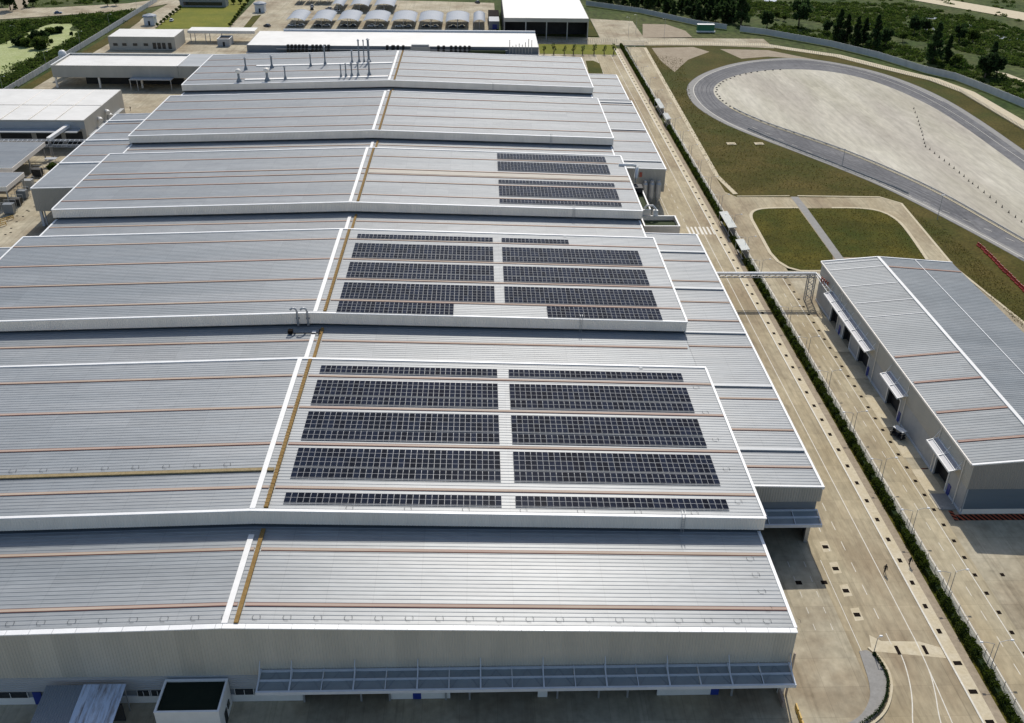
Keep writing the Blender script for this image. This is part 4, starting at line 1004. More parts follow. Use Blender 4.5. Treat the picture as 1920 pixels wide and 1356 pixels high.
def pickets(pts, label, step, h=1.5):
    P = [Vector((p[0], p[1], 0)) for p in pts]; t = thing('picket_fence', label, 'fence', tuple(P[0]))
    g = MB(); g.box(-.05, .05, -.05, .05, 0, h); o0 = g.build('picket', m_lower); me = o0.data; bpy.data.objects.remove(o0)
    for a, b in zip(P, P[1:]):
        n = max(1, int((b-a).length/step))
        for k in range(n):
            q = a+(b-a)*k/n-P[0]; o = bpy.data.objects.new('picket', me); COL.objects.link(o); o.parent = t; o.location = (q.x, q.y, 0)
    g = MB()
    for a, b in zip(P, P[1:]):
        for z in (.5, 1.2): g.bar((a.x, a.y, z), (b.x, b.y, z), .03, .03)
    g.build('wire', m_steel, t)
pickets([(116.5, 499.6), (175.8, 498.3), (184.3, 489.8), (203.6, 475.6), (218, 451.5), (231.8, 431), (237.2, 411), (237.6, 352)], 'grey picket fence along the perimeter road behind the track', 1.0)
pickets([(62, 503), (88, 503.5), (103, 503.8)], 'dark picket fence in front of the open hangar yard', .9, 2.0)
GT = thing('sliding_gate', 'grey barred gate across the service road at its far end', 'gate', (103.5, 497.5, 0))
for k in range(22): g = MB(); g.box(104.4+k*.5, 104.46+k*.5, 497.3, 497.36, .1, 2.2); g.build('gate_bar', m_lower, GT)
g = MB(); g.box(103.4, 115.4, 497.26, 497.4, 2.2, 2.3); g.box(103.4, 115.4, 497.26, 497.4, .02, .1); g.build('gate_rail', m_lower, GT)

# ------------------------------------------------------------------ roof plant on the farthest raised roof
def stack(x, y, h, r, cowl, label):
    z = zu(x); t = thing('exhaust_stack', label, 'exhaust stack', (x, y, z), 'steel exhaust stacks on the farthest roof')
    g = MB(); g.tube([(x, y, z), (x, y, z+h)], r, 10); g.build('flue', m_lower, t)
    g = MB(); g.lathe((x, y, z), [(r*2.6, 0), (r*2.2, .4), (r*1.05, 1.4)], 10); g.build('flashing', m_lower, t)
    g = MB()
    if cowl: g.lathe((x, y, z+h), [(r, -.6), (r*2.4, -.3), (r*2.5, .5), (r*1.6, .9), (0, 1.1)], 12)
    else: g.lathe((x, y, z+h), [(r*1.05, -.15), (r*1.7, .15), (r*1.7, .3), (0, .75)], 10)
    g.build('cowl', m_steel if not cowl else m_fascia, t)
ST = [(-54.6, 361.6, 3.6, .42, 1, 'exhaust stack with a bulbous cowl, leftmost in the near row on the farthest roof'), (-44.4, 362, 3.6, .45, 1, 'exhaust stack with a bulbous cowl, second in the near row on the farthest roof'),
      (-38.1, 363.4, 4.4, .26, 0, 'slim exhaust stack standing alone, third from left in the near row of the farthest roof'), (-17.9, 364.7, 4.2, .22, 0, 'slimmest exhaust stack at the left end of the near cluster beside the ridge'),
      (-16.1, 364.9, 4.4, .24, 0, 'second stack from left in the near cluster beside the ridge'), (-14.0, 365.2, 4.7, .28, 0, 'middle stack of the near cluster beside the ridge'),
      (-11.7, 365.6, 4.7, .27, 0, 'fourth stack from left in the near cluster beside the ridge'), (-7.7, 366.3, 5.0, .34, 0, 'thickest stack at the right end of the near cluster beside the ridge'),
      (-56, 380.3, 4.0, .3, 0, 'capped exhaust stack, leftmost in the rear row on the farthest roof'), (-46.4, 382, 4.2, .34, 0, 'dark capped exhaust stack, second from left in the rear row'),
      (-31.8, 383.4, 4.0, .24, 0, 'exhaust stack third from left in the rear row, tied by a wire'), (-26.5, 385.2, 6.6, .28, 0, 'taller exhaust stack fourth from left in the rear row'),
      (-16.3, 386.8, 4.4, .26, 0, 'short exhaust stack left of the three tall ones in the rear row'), (-13.6, 387.2, 8.2, .28, 0, 'leftmost of the three tall exhaust stacks in the rear row'),
      (-11.7, 387.4, 8.0, .2, 0, 'thin middle one of the three tall exhaust stacks in the rear row'), (-9.9, 387.6, 8.4, .42, 0, 'thick rightmost of the three tall exhaust stacks in the rear row')]
for a in ST: stack(*a)
f5 = [o for o in bpy.data.objects if o.name == 'raised_roof.004'][0]
for y in (364.0, 385.4):
    g = MB(); gable_slab(g, -53, -.6, y-.85, y+.85, zu, .06, .26); g.build('flashing_strip', m_white, f5)
# two goose-neck vents in the valley in front of the middle raised roof
for x, nm in ((-3.3, 'left'), (-1.3, 'right')):
    t = thing('gooseneck_pipe', f'{nm} of two shiny bent vent pipes rising from the valley beside the ridge', 'vent pipe', (x, 172.85, 13.8))
    g = MB(); g.tube([(x, 173.6, 13.75), (x, 172.95, 13.8), (x, 172.85, 14.1), (x, 172.85, 16.9), (x-.12, 172.85, 17.4), (x-.45, 172.8, 17.75), (x-.9, 172.7, 17.75), (x-1.25, 172.6, 17.4)], .2, 10); g.build('pipe', m_steel, t, smooth=True)
    g = MB(); g.box(x-.35, x+.35, 172.9, 173.1, 15.2, 15.5); g.build('bracket', m_lower, t)
t = thing('pipe_support', 'rusty low pipe support frame in the shaded valley beside the ridge', 'pipe support', (-2, 170.2, zl(2)))
g = MB(); z = zl(2)
for x in (-4.4, 1.2): g.bar((x, 169.6, z+.25), (x, 171.4, z+.25), .18, .18)
g.bar((-4.4, 169.7, z+.35), (1.6, 169.7, z+.35), .14, .14); g.build('frame', m_grate, t)
g = MB(); g.box(-4.9, -4.0, 169.9, 170.9, z+.1, z+.7); g.build('valve_box', m_grate, t)
# silos and duct in the notch between the annexes
for i, x in enumerate((81.9, 83.9, 85.9)):
    t = thing('dust_collector', ['left', 'middle', 'right'][i]+' one of three tall silver dust collectors in the notch of the hall', 'dust collector', (x, 274.6, 0), 'silver dust collectors')
    g = MB(); g.lathe((x, 274.6, 0), [(.2, 1.6), (.85, 3.2), (.85, 7.2), (.55, 7.8), (.55, 8.3), (0, 8.4)], 14); g.build('cylinder', m_steel, t, smooth=False)
    for a in range(3): g = MB(); q = a*2.09; g.bar((x+.8*math.cos(q), 274.6+.8*math.sin(q), 0), (x+.8*math.cos(q), 274.6+.8*math.sin(q), 3.4), .1, .1); g.build('leg', m_lower, t)
t = thing('white_duct', 'white bent duct coming over the eave above the green flat roof', 'duct', (78, 269.8, 9.5))
g = MB(); g.tube([(73.0, 270.3, 14.5), (76.8, 270.3, 14.5), (78.3, 270.3, 14.2)], .42, 10); g.tube([(78.4, 270.2, 14.3), (77.9, 268.6, 11.2), (77.8, 268.2, 10.0)], .5, 10); g.build('duct', m_white, t, smooth=True)
g = MB(); g.box(76.6, 79.6, 264.6, 268.0, 8.2, 9.6); g.build('fan_box', m_dark, t)
t = thing('hydrant_cabinet', 'small red fire cabinet with hose on the annexe wall above the dust collectors', 'fire cabinet', (80.6, 276.1, 9.2))
g = MB(); g.box(80.2, 81.0, 276.0, 276.34, 8.9, 10.3); g.build('cabinet', m_rust, t)
t = thing('white_pump_unit', 'small white fan unit with a curved pipe at the corner of the green flat roofs', 'fan unit', (80.6, 251.6, 8))
g = MB(); g.tube([(78.2, 252, 8.3), (78.8, 252, 9.1), (80.4, 251.8, 9.2), (81.4, 251.4, 8.2)], .3, 8); g.box(80.6, 81.9, 251, 251.9, 6.7, 8.0); g.build('casing', m_white, t)
# access ladders on the fascias
for k, x in ((0, 62.5), (1, 53.2), (2, 57), (3, 55.2), (4, 38)):
    y0 = UP[k][0]; t = thing('roof_ladder', f'grey access ladder hooked over the front edge of the {ordinal(k)} raised roof', 'ladder', (x, y0-.4, zl(x)), 'access ladders on the raised roofs')
    g = MB()
    for dx in (-.22, .22): g.tube([(x+dx, y0-.25, zl(x)), (x+dx, y0-.25, zu(x)+.9), (x+dx, y0+.5, zu(x)+.95), (x+dx, y0+.7, zu(x)+.2)], .035, 5)
    g.build('stile', m_steel, t)
    g = MB()
    for q in range(9): g.bar((x-.22, y0-.25, zl(x)+.3+q*.32), (x+.22, y0-.25, zl(x)+.3+q*.32), .03, .03)
    g.build('rung', m_steel, t)
    g = MB(); gable_slab(g, x-.3, x+.3, UP[k][1]-1.2, UP[k][1]-.5, zu, .05, .1); g.build('landing_pad', m_lower, t)

# ------------------------------------------------------------------ front-left huts under the wall
HB = thing('white_hut', 'white block hut with a dark green parapet roof against the front wall of the hall', 'hut', (-4.3, 85.6, 0))
parapet_box(HB, -8.45, -.35, 85.7, 91.0, 4.6, .25, m_dgreen, 'walls', .18, m_white)
g = MB(); g.box(-.35, -.28, 87.4, 88.5, .02, 2.2); g.build('door', m_dark, HB)
g = MB(); g.box(-.34, -.22, 88.9, 89.8, 1.3, 2.2); g.build('window', m_glass, HB)
g = MB(); g.box(-4.6, -3.9, 85.5, 85.69, 1.6, 2.3); g.build('wall_unit', m_fascia, HB)
BS = thing('lean_to_shed', 'lean-to shed roofed half in grey ribs, half in streaked blue sheets', 'shed', (-18, 84, 0))
zs = lambda y: 3.6+.09*(y-80)
g = MB(); base = 0
def shed_roof(x0, x1, p, h):
    g = MB(); xs = []
    k = 0
    while x0+k*p < x1:
        for a, d in ((0, 0), (p*.2, h), (p*.45, h), (p*.65, 0)):
            if x0+k*p+a < x1: xs.append((x0+k*p+a, d))
        k += 1
    xs.append((x1, 0))
    for x, d in xs: g.v.append((x, 79.5, zs(79.5)+d)); g.v.append((x, 90.4, zs(90.4)+d))
    for j in range(len(xs)-1): a = 2*j; g.f.append((a, a+2, a+3, a+1)); g.m.append(0)
    return g
shed_roof(-23.6, -18.85, .33, .05).build('grey_roof', m_lower, BS)
for i in range(5):
    a = -18.8+i*1.1; g = MB(); g.hexa([(a, 79.6, zs(79.6)+.05), (a+1.07, 79.6, zs(79.6)+.05), (a+1.07, 90.4, zs(90.4)+.05), (a, 90.4, zs(90.4)+.05), (a, 79.6, zs(79.6)+.1), (a+1.07, 79.6, zs(79.6)+.1), (a+1.07, 90.4, zs(90.4)+.1), (a, 90.4, zs(90.4)+.1)]); g.build('blue_sheet', m_bsheet, BS)
for x in (-23.4, -18.8, -13.5):
    for y in (80, 90): g = MB(); g.bar((x, y, 0), (x, y, zs(y)), .12, .12); g.build('post', m_steel, BS)
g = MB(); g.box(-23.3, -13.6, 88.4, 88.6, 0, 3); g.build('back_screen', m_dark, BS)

# ------------------------------------------------------------------ buildings on the far left
def simple_building(name, label, x0, x1, y0, y1, h, mroof, mwall, fascia=None, parapet=0.0, cat='building', open_front=None, joints=()):
    t = thing(name, label, cat, ((x0+x1)/2, y0, 0))
    zr = h-parapet
    g = MB(); g.hexa([(x0+.2, y0+.2, zr-.3), (x1-.2, y0+.2, zr-.3), (x1-.2, y1-.2, zr-.1), (x0+.2, y1-.2, zr-.1), (x0+.2, y0+.2, zr-.1), (x1-.2, y0+.2, zr-.1), (x1-.2, y1-.2, zr+.1), (x0+.2, y1-.2, zr+.1)])
    r = g.build('roof', mroof, t)
    for kind, v in joints:
        g = MB(); g.box(v-.12, v+.12, y0+.3, y1-.3, zr+.02, zr+.12) if kind == 'x' else g.box(x0+.3, x1-.3, v-.12, v+.12, zr+.04, zr+.15)
        g.build('joint_strip', m_fascia, r)
    zb = 0 if fascia is None else fascia
    g = MB(); g.box(x0, x1, y0, y0+.2, zb, h); g.box(x0, x1, y1-.2, y1, zb, h); g.box(x0, x0+.2, y0+.2, y1-.2, zb, h); g.box(x1-.2, x1, y0+.2, y1-.2, zb, h); g.build('wall', mwall, t)
    if parapet:
        g = MB(); g.box(x0-.1, x1+.1, y1-.35, y1+.1, h, h+.15); g.box(x0-.1, x0+.35, y0, y1-.35, h, h+.15); g.box(x1-.35, x1+.1, y0, y1-.35, h, h+.15); g.build('coping', m_cap, t)
    return t
PA = simple_building('plant_building', 'squat plant building with a bright white sheet roof near the left edge', -146, -100.9, 330.5, 370.5, 9.3, m_white2, m_ann, None, 0, joints=[('x', -110.5), ('x', -119.5), ('x', -129), ('y', 349)])
g = MB(); g.box(-146, -102.5, 326.6, 330.45, 6.0, 6.3); cpA = g.build('canopy', m_roofl, PA)
for a, b in ((-146, -131.6), (-129.8, -119.5), (-117.8, -109.5), (-108, -102.3)):
    g = MB(); g.box(a, b, 330.42, 330.5, 0, 5.4); g.build('doorway', m_dark, PA)
g = MB(); clad(g, -146, -100.9, 330.48, lambda x: 8.7, lambda x: 6.35); g.build('cladding', m_roofl, PA)
g = MB(); g.box(-99.4, -100.85, 332, 366, 3.4, 3.6); g.build('side_ledge', m_roofl, PA)
for y, z in ((343, 6.2), (351, 6.6), (353, 4.8)): g = MB(); g.tube([(-100.8, y, z), (-100.2, y, z), (-99.7, y-.8, z-.3)], .7, 10, r1=.8); g.build('vent_hood', m_white, PA)
PBL = simple_building('canopy_hall', 'open-sided canopy hall with a white roof behind the plant building', -141.4, -90.4, 409, 430.5, 9.1, m_white2, m_ann, 4.3, .7)
for x in (-140.7, -123.2, -106): g = MB(); g.box(x-.35, x+.35, 409.3, 410, 0, 4.3); g.build('column', m_fascia, PBL)
g = MB(); g.box(-131, -90.6, 416, 416.2, 0, 4.3); g.build('dark_back_wall', m_dark, PBL)  # near-black sheet, widened to paint in the hall's dark interior
g = MB(); g.box(-109.5, -92.5, 404.8, 408.9, 4.3, 4.6); g.build('entrance_canopy', m_roofl, PBL)
for x in (-109.2, -106.4, -92.8): g = MB(); g.bar((x, 405, 0), (x, 405, 4.3), .25, .25); g.build('canopy_post', m_steel, PBL)
GL = simple_building('link_roof', 'flat grey link roof joining the canopy hall to the main hall', -90.3, -74.8, 409, 431, 9.1, m_roof, m_ann, 4.3)
t = thing('water_tank', 'white round-topped water tank behind the canopy hall by the left wall', 'water tank', (-143.5, 428, 0))
g = MB(); g.lathe((-143.5, 428, 0), [(1.7, 0), (1.7, 9.2), (1.5, 10.2), (.9, 10.9), (0, 11.1)], 16); g.build('shell', m_white, t, smooth=True)
OB = simple_building('office_block', 'low white office block with small dark windows behind the canopy hall', -142, -111, 479.5, 497, 6.1, m_white2, m_ann)
for x in (-139, -134.8, -129.8, -124.8): g = MB(); g.box(x-1, x+1, 479.4, 479.5, 1.9, 3.1); g.build('window', m_glass, OB)
for x in (-120.8, -118.6, -116.4, -113.6): g = MB(); g.box(x-.8, x+.8, 479.4, 479.5, .6, 3.4); g.build('window', m_glass, OB)
CWs = thing('covered_walkway', 'white-roofed covered walkway on thin posts between office block and long annexe', 'walkway', (-92, 497, 0))
g = MB(); g.box(-109.5, -77, 497.5, 506, 5.3, 5.5); g.build('roof', m_white2, CWs)
g = MB(); g.box(-109.6, -76.9, 497.3, 497.48, 4.2, 5.55); g.build('fascia', m_fascia, CWs)
for x in (-108.6, -106.4, -101.4, -99.2, -93.4): g = MB(); g.bar((x, 498.4, 0), (x, 498.4, 5.3), .3, .3); g.build('post', m_steel, CWs)
KI = thing('kiosk', 'small grey kiosk with a dark roof well under the covered walkway', 'kiosk', (-90.5, 489, 0)); parapet_box(KI, -93.4, -87.6, 488.5, 497.0, 3.4, .5, m_dark, 'walls', .25, m_roofl)
g = MB(); g.box(-90.9, -89.9, 488.42, 488.5, 0, 2.1); g.build('door', m_dark, KI)
LE = simple_building('long_annexe', 'long low building with a bright white roof directly behind the main hall', -73.6, 60.5, 462.5, 493.5, 6.3, m_white2, m_lower)
g = MB(); g.box(-62, 60.4, 493.5, 494.5, 5.2, 7.3); g.build('rear_parapet', m_frame, LE)
g = MB(); g.box(-73.6, 60.5, 459.5, 462.3, 3.2, 3.5); g.box(-60, 46, 460.85, 462.0, 4.85, 5.0); g.build('ledge', m_lower, LE)
# condensers standing on the ledge
acb = None; fa = []
def ac_proto():
    t = thing('condenser_unit', 'dark boxed condenser unit in a row along the front of the long white building', 'condenser', (0, 0, 0), 'condenser units of the long white building', local=True)
    g = MB(); g.box(-.62, .62, -.5, .5, 0, 1.9); o = g.build('case', m_dlow); o.parent = t
    g = MB(); g.tube([(0, 0, 1.9), (0, 0, 1.98)], .45, 10); g.face([(-.6, -.51, .1), (.6, -.51, .1), (.6, -.51, 1.8), (-.6, -.51, 1.8)]); o = g.build('fan', m_black); o.parent = t
    remember(t); return t
ac = ac_proto()
for gi, (a, b) in enumerate(((540, 575), (586, 616), (726, 738), (736, 756), (822, 832), (846, 880))):
    n = max(2, round((b-a)/6.2))
    for i in range(n):
        p = at_y(a+(b-a)*i/(n-1), 86, 461); nm = f'{ordinal(i)} from left in the {ordinal(gi)} cluster along the long white building'; place(ac, (p.x, 461.4, 5.0), 0, 'rear condenser unit '+nm, fa); place(ac, (p.x, 460.3, 3.5), 0, 'front condenser unit '+nm, fa)
t = thing('rooftop_plant_room', 'small grey louvred plant room at the front edge of the long white roof', 'plant room', (5, 461, 3.5)); g = MB(); g.box(1.5, 10.3, 459.8, 462.3, 3.5, 6.8); g.build('wall', m_roofl, t); g = MB(); g.box(1.9, 9.9, 460.2, 462.2, 6.81, 7.4); g.build('louvre', m_lower, t)
for i in range(8):
    x = 47+i*1.45; hgt = [6, 3.5, 4, 4.5, 4, 5, 6.5, 6][i]
    t = thing('steel_flue', f'{ordinal(i)} thin steel flue from the left at the right end of the long white building', 'flue', (x, 460.5, 3.5), 'thin flues at the end of the long white building'); g = MB(); g.tube([(x, 460.5, 3.5), (x, 460.5, 3.5+hgt)], .16, 7); g.build('flue', m_steel, t)
    g = MB(); g.lathe((x, 460.5, 3.5+hgt), [(.17, 0), (.3, .1), (0, .4)], 8); g.build('cowl', m_steel, t)
t = thing('green_plant_box', 'long dull green equipment box beside the flues of the long white building', 'plant box', (40, 460.4, 3.5)); g = MB(); g.box(28, 45, 459.7, 461.9, 3.5, 5.0); g.build('box', m_green, t)
HG = simple_building('open_hangar', 'large open-fronted hangar with a white roof at the top centre', 45.5, 88.2, 509, 585, 10.6, m_white2, m_ann, 8.7)
for x in (45.7, 56.5, 67, 77.5, 87.9): g = MB(); g.box(x-.25, x+.25, 509.3, 509.8, 0, 8.7); g.build('column', m_steel, HG)
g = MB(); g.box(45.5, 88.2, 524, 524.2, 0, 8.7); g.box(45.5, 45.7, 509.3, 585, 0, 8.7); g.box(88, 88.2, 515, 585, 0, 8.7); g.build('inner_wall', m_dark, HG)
# left yard: grey open sheds, pipe rack, covered conveyor
def open_shed(label, x0, x1, y0, y1, h, feet):
    t = thing('open_shed', label, 'shed', ((x0+x1)/2, y0, 0))
    g = MB(); ribbed(g, x0, x1, lambda x: h, y0, y1, .6, .05); r = g.build('roof', m_roof, t)
    g = MB(); g.box(x0, x1, y0-.15, y0, h-1.2, h+.1); g.box(x1, x1+.15, y0-.15, y1, h-1.2, h+.1); g.box(x0, x1, y1, y1+.15, h-1.2, h+.1); g.build('fascia', m_fascia, t)
    for x, y in feet: g = MB(); g.bar((x, y, 0), (x, y, h-.1), .35, .35); g.build('post', m_steel, t)
    g = MB(); g.box(x0, x0+(x1-x0)*.7, y1-1, y1-.8, 0, h-.2); g.build('dark_back_wall', m_dark, t)
    return t
open_shed('long grey-roofed open shed beside the left annexe of the main hall', -150, -109.4, 290.5, 316.5, 6.0, [(-110, 291.5), (-110, 304), (-110, 316)])
open_shed('smaller grey-roofed open shed in front of the long one at the left edge', -150, -104.2, 273.8, 286.5, 6.0, [(-104.6, 274.4), (-104.6, 286)])
t = thing('pipe_rack', 'blue-grey lattice pipe rack crossing the left yard in front of the plant building', 'pipe rack', (-105, 318.5, 0))
g = MB()
for z in (4.0, 6.0):
    for y in (318, 319.5): g.bar((-128, y, z), (-91.2, y, z), .16, .16)
for i in range(24): x = -128+i*1.53; g.bar((x, 318, 4), (x+1.5, 318, 6), .1, .1); g.bar((x, 318, 6), (x, 319.5, 6), .1, .1)
g.build('truss', m_frame, t)
for y in (318.4, 318.9): g = MB(); g.tube([(-128, y, 4.35), (-91.2, y, 4.35)], .18, 6); g.build('pipe', m_lower, t)
for x in (-109, -94, -122): g = MB(); g.bar((x, 318.7, 0), (x, 318.7, 6), .3, .3); g.build('post', m_steel, t)
t = thing('covered_conveyor', 'long white covered duct sloping from the plant building over the pipe rack', 'duct', (-107, 320, 6)); g = MB(); g.bar((-106.5, 331, 7.4), (-108.8, 318.6, 6.4), 1.3, 1.0); g.build('duct', m_white, t)
g = MB(); g.bar((-108.6, 319.0, 0), (-108.6, 319.0, 5.9), .3, .3); g.build('post', m_steel, t)
for i, (px, py, hh) in enumerate(((20, 400, 3.0), (55, 352, 2.6), (72, 330, 2.4), (32, 385, 2.2), (44, 372, 2.6))):
    p = at(px, py); t = thing('machine', ['dark steel machine under the smaller left shed', 'grey steel cabinet standing between the two left sheds', 'dark cage of machinery beside the long left shed', 'low rack of dark pipes by the left shed post', 'lattice rack of dark tubes beside the smaller left shed'][i], 'machine', (p.x, p.y, 0))
    g = MB(); g.box(p.x-1.4, p.x+1.4, p.y-1, p.y+1, .3, hh); g.build('body', [m_lower, m_roofl, m_dark, m_black, m_lower][i], t)
    g = MB()
    for a in (-1.6, 1.6):
        for b in (-1.2, 1.2): g.bar((p.x+a, p.y+b, 0), (p.x+a, p.y+b, hh+.6), .1, .1)
    g.bar((p.x-1.6, p.y-1.2, hh+.6), (p.x+1.6, p.y-1.2, hh+.6), .1, .1); g.bar((p.x-1.6, p.y+1.2, hh+.6), (p.x+1.6, p.y+1.2, hh+.6), .1, .1); g.build('frame', m_steel, t)
p = at(98, 312); t = thing('parasol_table', 'small pale-roofed stand beside a dark bush in the left yard', 'stand', (p.x, p.y, 0)); g = MB(); g.box(p.x-1.8, p.x+1.8, p.y-.8, p.y+1.4, 2.5, 2.62); g.build('roof', m_roofl, t)
for a in (-1.5, 1.5): g = MB(); g.bar((p.x+a, p.y, 0), (p.x+a, p.y, 2.5), .1, .1); g.build('post', m_steel, t)
for i, (a, b) in enumerate(((0, 426), (14, 414))):
    p = at(a, b); t = thing('yellow_guard', ['left yellow tubular guard rail', 'right yellow tubular guard rail'][i]+' on the ground at the left edge', 'guard rail', (p.x, p.y, 0)); g = MB()
    for z in (.5, 1.0): g.tube([(p.x-1.2, p.y-1.6, z), (p.x+1.2, p.y+1.4, z)], .12, 6)
    g.build('rail', m_yellow, t); g = MB()
    for u in (-1, 0, 1): g.bar((p.x+1.2*u, p.y-.1+1.5*u, 0), (p.x+1.2*u, p.y-.1+1.5*u, 1.1), .12, .12)
    g.build('post', m_yellow, t)
YD = [o for o in bpy.data.objects if o.name == 'factory_yard'][0]
gy = grate_proto(.6, .6); gy.parent = YD; gy.location = (-98.4, 271, -.012)
for a, b in ((65, 388), (54, 396), (43, 406), (32, 405), (31, 416), (21, 428), (20, 436), (10, 440), (74, 335), (66, 342), (84, 342)):
    p = at(a, b); dup(gy, (p.x, p.y, -.012))

# ------------------------------------------------------------------ car park: arched roofs and cars
def car_proto(label, paint, nm='parked_car'):
    t = thing(nm, label, 'car', (0, 0, 0), 'cars in the car park', local=True)
    def part(n, g, m, smooth=False, par=t): o = g.build(n, m, smooth=smooth); o.parent = par; return o
    g = MB()
    secs = [(-2.15, .45, .62, .80), (-1.95, .35, .85, .86), (-1.0, .30, .90, .88), (.9, .30, .92, .88), (1.7, .32, .80, .86), (2.15, .42, .62, .78)]
    b0 = len(g.v)
    for y, z0, z1, wd in secs: g.v += [(-wd, y, z0), (-wd, y, z1-.1), (-wd*.88, y, z1), (wd*.88, y, z1), (wd, y, z1-.1), (wd, y, z0)]
    for i in range(5):
        for j in range(6): g.f.append((b0+i*6+j, b0+i*6+(j+1) % 6, b0+(i+1)*6+(j+1) % 6, b0+(i+1)*6+j)); g.m.append(0)
    g.f += [tuple(b0+j for j in range(6)), tuple(b0+30+j for j in reversed(range(6)))]; g.m += [0, 0]
    part('body', g, paint)
    g = MB(); g.hexa([(-.78, -1.7, .88), (.78, -1.7, .88), (.78, 1.0, .9), (-.78, 1.0, .9), (-.62, -1.1, 1.42), (.62, -1.1, 1.42), (.62, .2, 1.45), (-.62, .2, 1.45)]); part('glasshouse', g, m_glass)
    g = MB(); g.hexa([(-.64, -1.12, 1.425), (.64, -1.12, 1.425), (.64, .22, 1.455), (-.64, .22, 1.455), (-.58, -1.0, 1.49), (.58, -1.0, 1.49), (.58, .1, 1.51), (-.58, .1, 1.51)]); part('roof', g, paint)
    for x in (-.8, .8):
        for y in (-1.3, 1.35): g = MB(); g.tube([(x-.1, y, .32), (x+.1, y, .32)], .32, 12); part('wheel', g, m_black)
    remember(t); return t
m_cw = M('white_car_paint', (.70, .70, .69), (.74, .74, .73), 1, .25); m_cs = M('silver_car_paint', (.36, .38, .40), (.40, .41, .43), 1, .25, .4); m_cdk = M('dark_car_paint', (.025, .03, .04), (.03, .035, .045), 1, .2); m_cbl = M('blue_car_paint', (.05, .10, .20), (.06, .11, .22), 1, .25)
cars = [car_proto('white car parked in the car park behind the long white building', m_cw), car_proto('silver car parked in the car park behind the long white building', m_cs), car_proto('dark car parked in the car park behind the long white building', m_cdk)]
carl = ['white car', 'silver car', 'dark car']; fc = []
tk = car_proto('blue car driving on the public road at the top left', m_cbl, 'car'); p = at(109, 25.5); tk.location = (p.x, p.y, -.1); tk.rotation_euler.z = rad(-68); tk['group'] = 'cars on the road'; del tk['group']
def arched(x, y0, y1, wd, h, label):
    t = thing('arched_carport', label, 'carport', (x, y0, 0), 'arched carports behind the long white building')
    g = MB(); n = 12; base = 0
    for y in (y0, y1):
        for j in range(n+1):
            a = math.pi*(.14+.72*j/n); g.v.append((x-math.cos(a)*wd/2/math.cos(math.pi*.14), y, h-1.7+2.6*(math.sin(a)-.43)))
    for j in range(n): g.f.append((j, n+1+j, n+2+j, j+1)); g.m.append(0)
    g.build('arched_roof', m_carp, t)
    g = MB()
    for j in range(n):
        for y in (y0, y1): a_ = Vector(g_v(x, y, wd, h, j, n)); b_ = Vector(g_v(x, y, wd, h, j+1, n)); g.bar(a_, b_, .12, .18)
    g.build('edge_rib', m_cap, t)
    for y in (y0+.8, (y0+y1)/2, y1-.8): g = MB(); g.bar((x, y, 0), (x, y, h-.3), .25, .25); g.build('post', m_steel, t)
    for s in (-1, 1): g = MB(); g.bar((x, y0+.8, h-.9), (x+s*wd*.42, y0+.8, h-1.5), .12, .12); g.build('bracket', m_steel, t)
def g_v(x, y, wd, h, j, n):
    a = math.pi*(.14+.72*j/n); return (x-math.cos(a)*wd/2/math.cos(math.pi*.14), y, h-1.7+2.6*(math.sin(a)-.43))
cxs = [(-63.8, 7.6), (-50.2, 8.4), (-36.4, 8.6), (-21.9, 9.8), (-7.2, 9.6), (7, 9.6), (21.2, 9.4), (32.8, 4.8)]
ci = 0
def park(x, y, rz, where):
    global ci
    k = [0, 1, 2, 1, 2, 2, 0, 1][ci % 8]; ci += 1
    place(cars[k], (x, y, 0), rz, f'{carl[k]} parked {where}', fc)
k_ = ['leftmost', 'second from left', 'third from left', 'fourth from left', 'fifth from left', 'sixth from left', 'seventh from left', 'narrow rightmost']
for i, (x, wd) in enumerate(cxs):
    arched(x+.3, 534.0, 558.5, wd*1.32, 5.2, f'{k_[i]} arched grey carport in the front row')
    if i < 7:
        for s, nm in ((-1, 'left'), (1, 'right')):
            park(x+s*2.3, 538.5, rad(90), f'at the mouth of the {k_[i]} carport, {nm} side')
for i, (x, wd) in enumerate(((-46.9, 5.4), (-34.6, 8.2), (-20.6, 8.8))):
    arched(x, 577, 607, wd*1.3, 5.2, ['narrow left', 'middle', 'wide right'][i]+' arched grey carport in the second row')
    park(x-1.2, 580.5, rad(80), 'under the '+['narrow left', 'middle', 'wide right'][i]+' carport of the second row')
for i, x in enumerate((-72, -66.2, -60.8, -55.8)): arched(x, 602, 616, 5.0, 4.4, ['far left', 'second', 'third', 'far right'][i]+' small arched carport at the top edge left of the lot')
for (a, b, rz, wh) in ((585, 13, .3, 'nose-on in the open lot between carport rows'), (585, 18, .2, 'in front of the one in the open lot between carport rows'), (617, 18, 1.2, 'beside the narrow left carport of the second row'), (895, 6, .5, 'alone at the top right of the lot'), (501, 50, 1.0, 'left of the leftmost carport'), (322, 40, .1, 'on the left service drive by the kiosk')):
    p = at(a, b); park(p.x, p.y, rz, wh)
def tank_hut(label, px, py, r, h):
    p = at(px, py); t = thing('guard_hut', label, 'hut', (p.x, p.y, 0)); g = MB(); g.box(p.x-r, p.x+r, p.y-r, p.y+r, 0, h); g.build('wall', m_frame, t); g = MB(); g.lathe((p.x, p.y, h), [(r*1.5, 0), (r*1.3, .6), (0, 1.5)], 8); g.build('roof', m_carp, t); g = MB(); g.box(p.x-.5, p.x+.5, p.y-r-.08, p.y-r, 0, 2.2); g.build('door', m_dark, t)
tank_hut('small blue-grey hut with a dark door beside the left service drive', 283, 46, 2.6, 4.2)
tank_hut('small blue-grey domed hut among shrubs left of the car park', 489, 22, 2.6, 4.2)
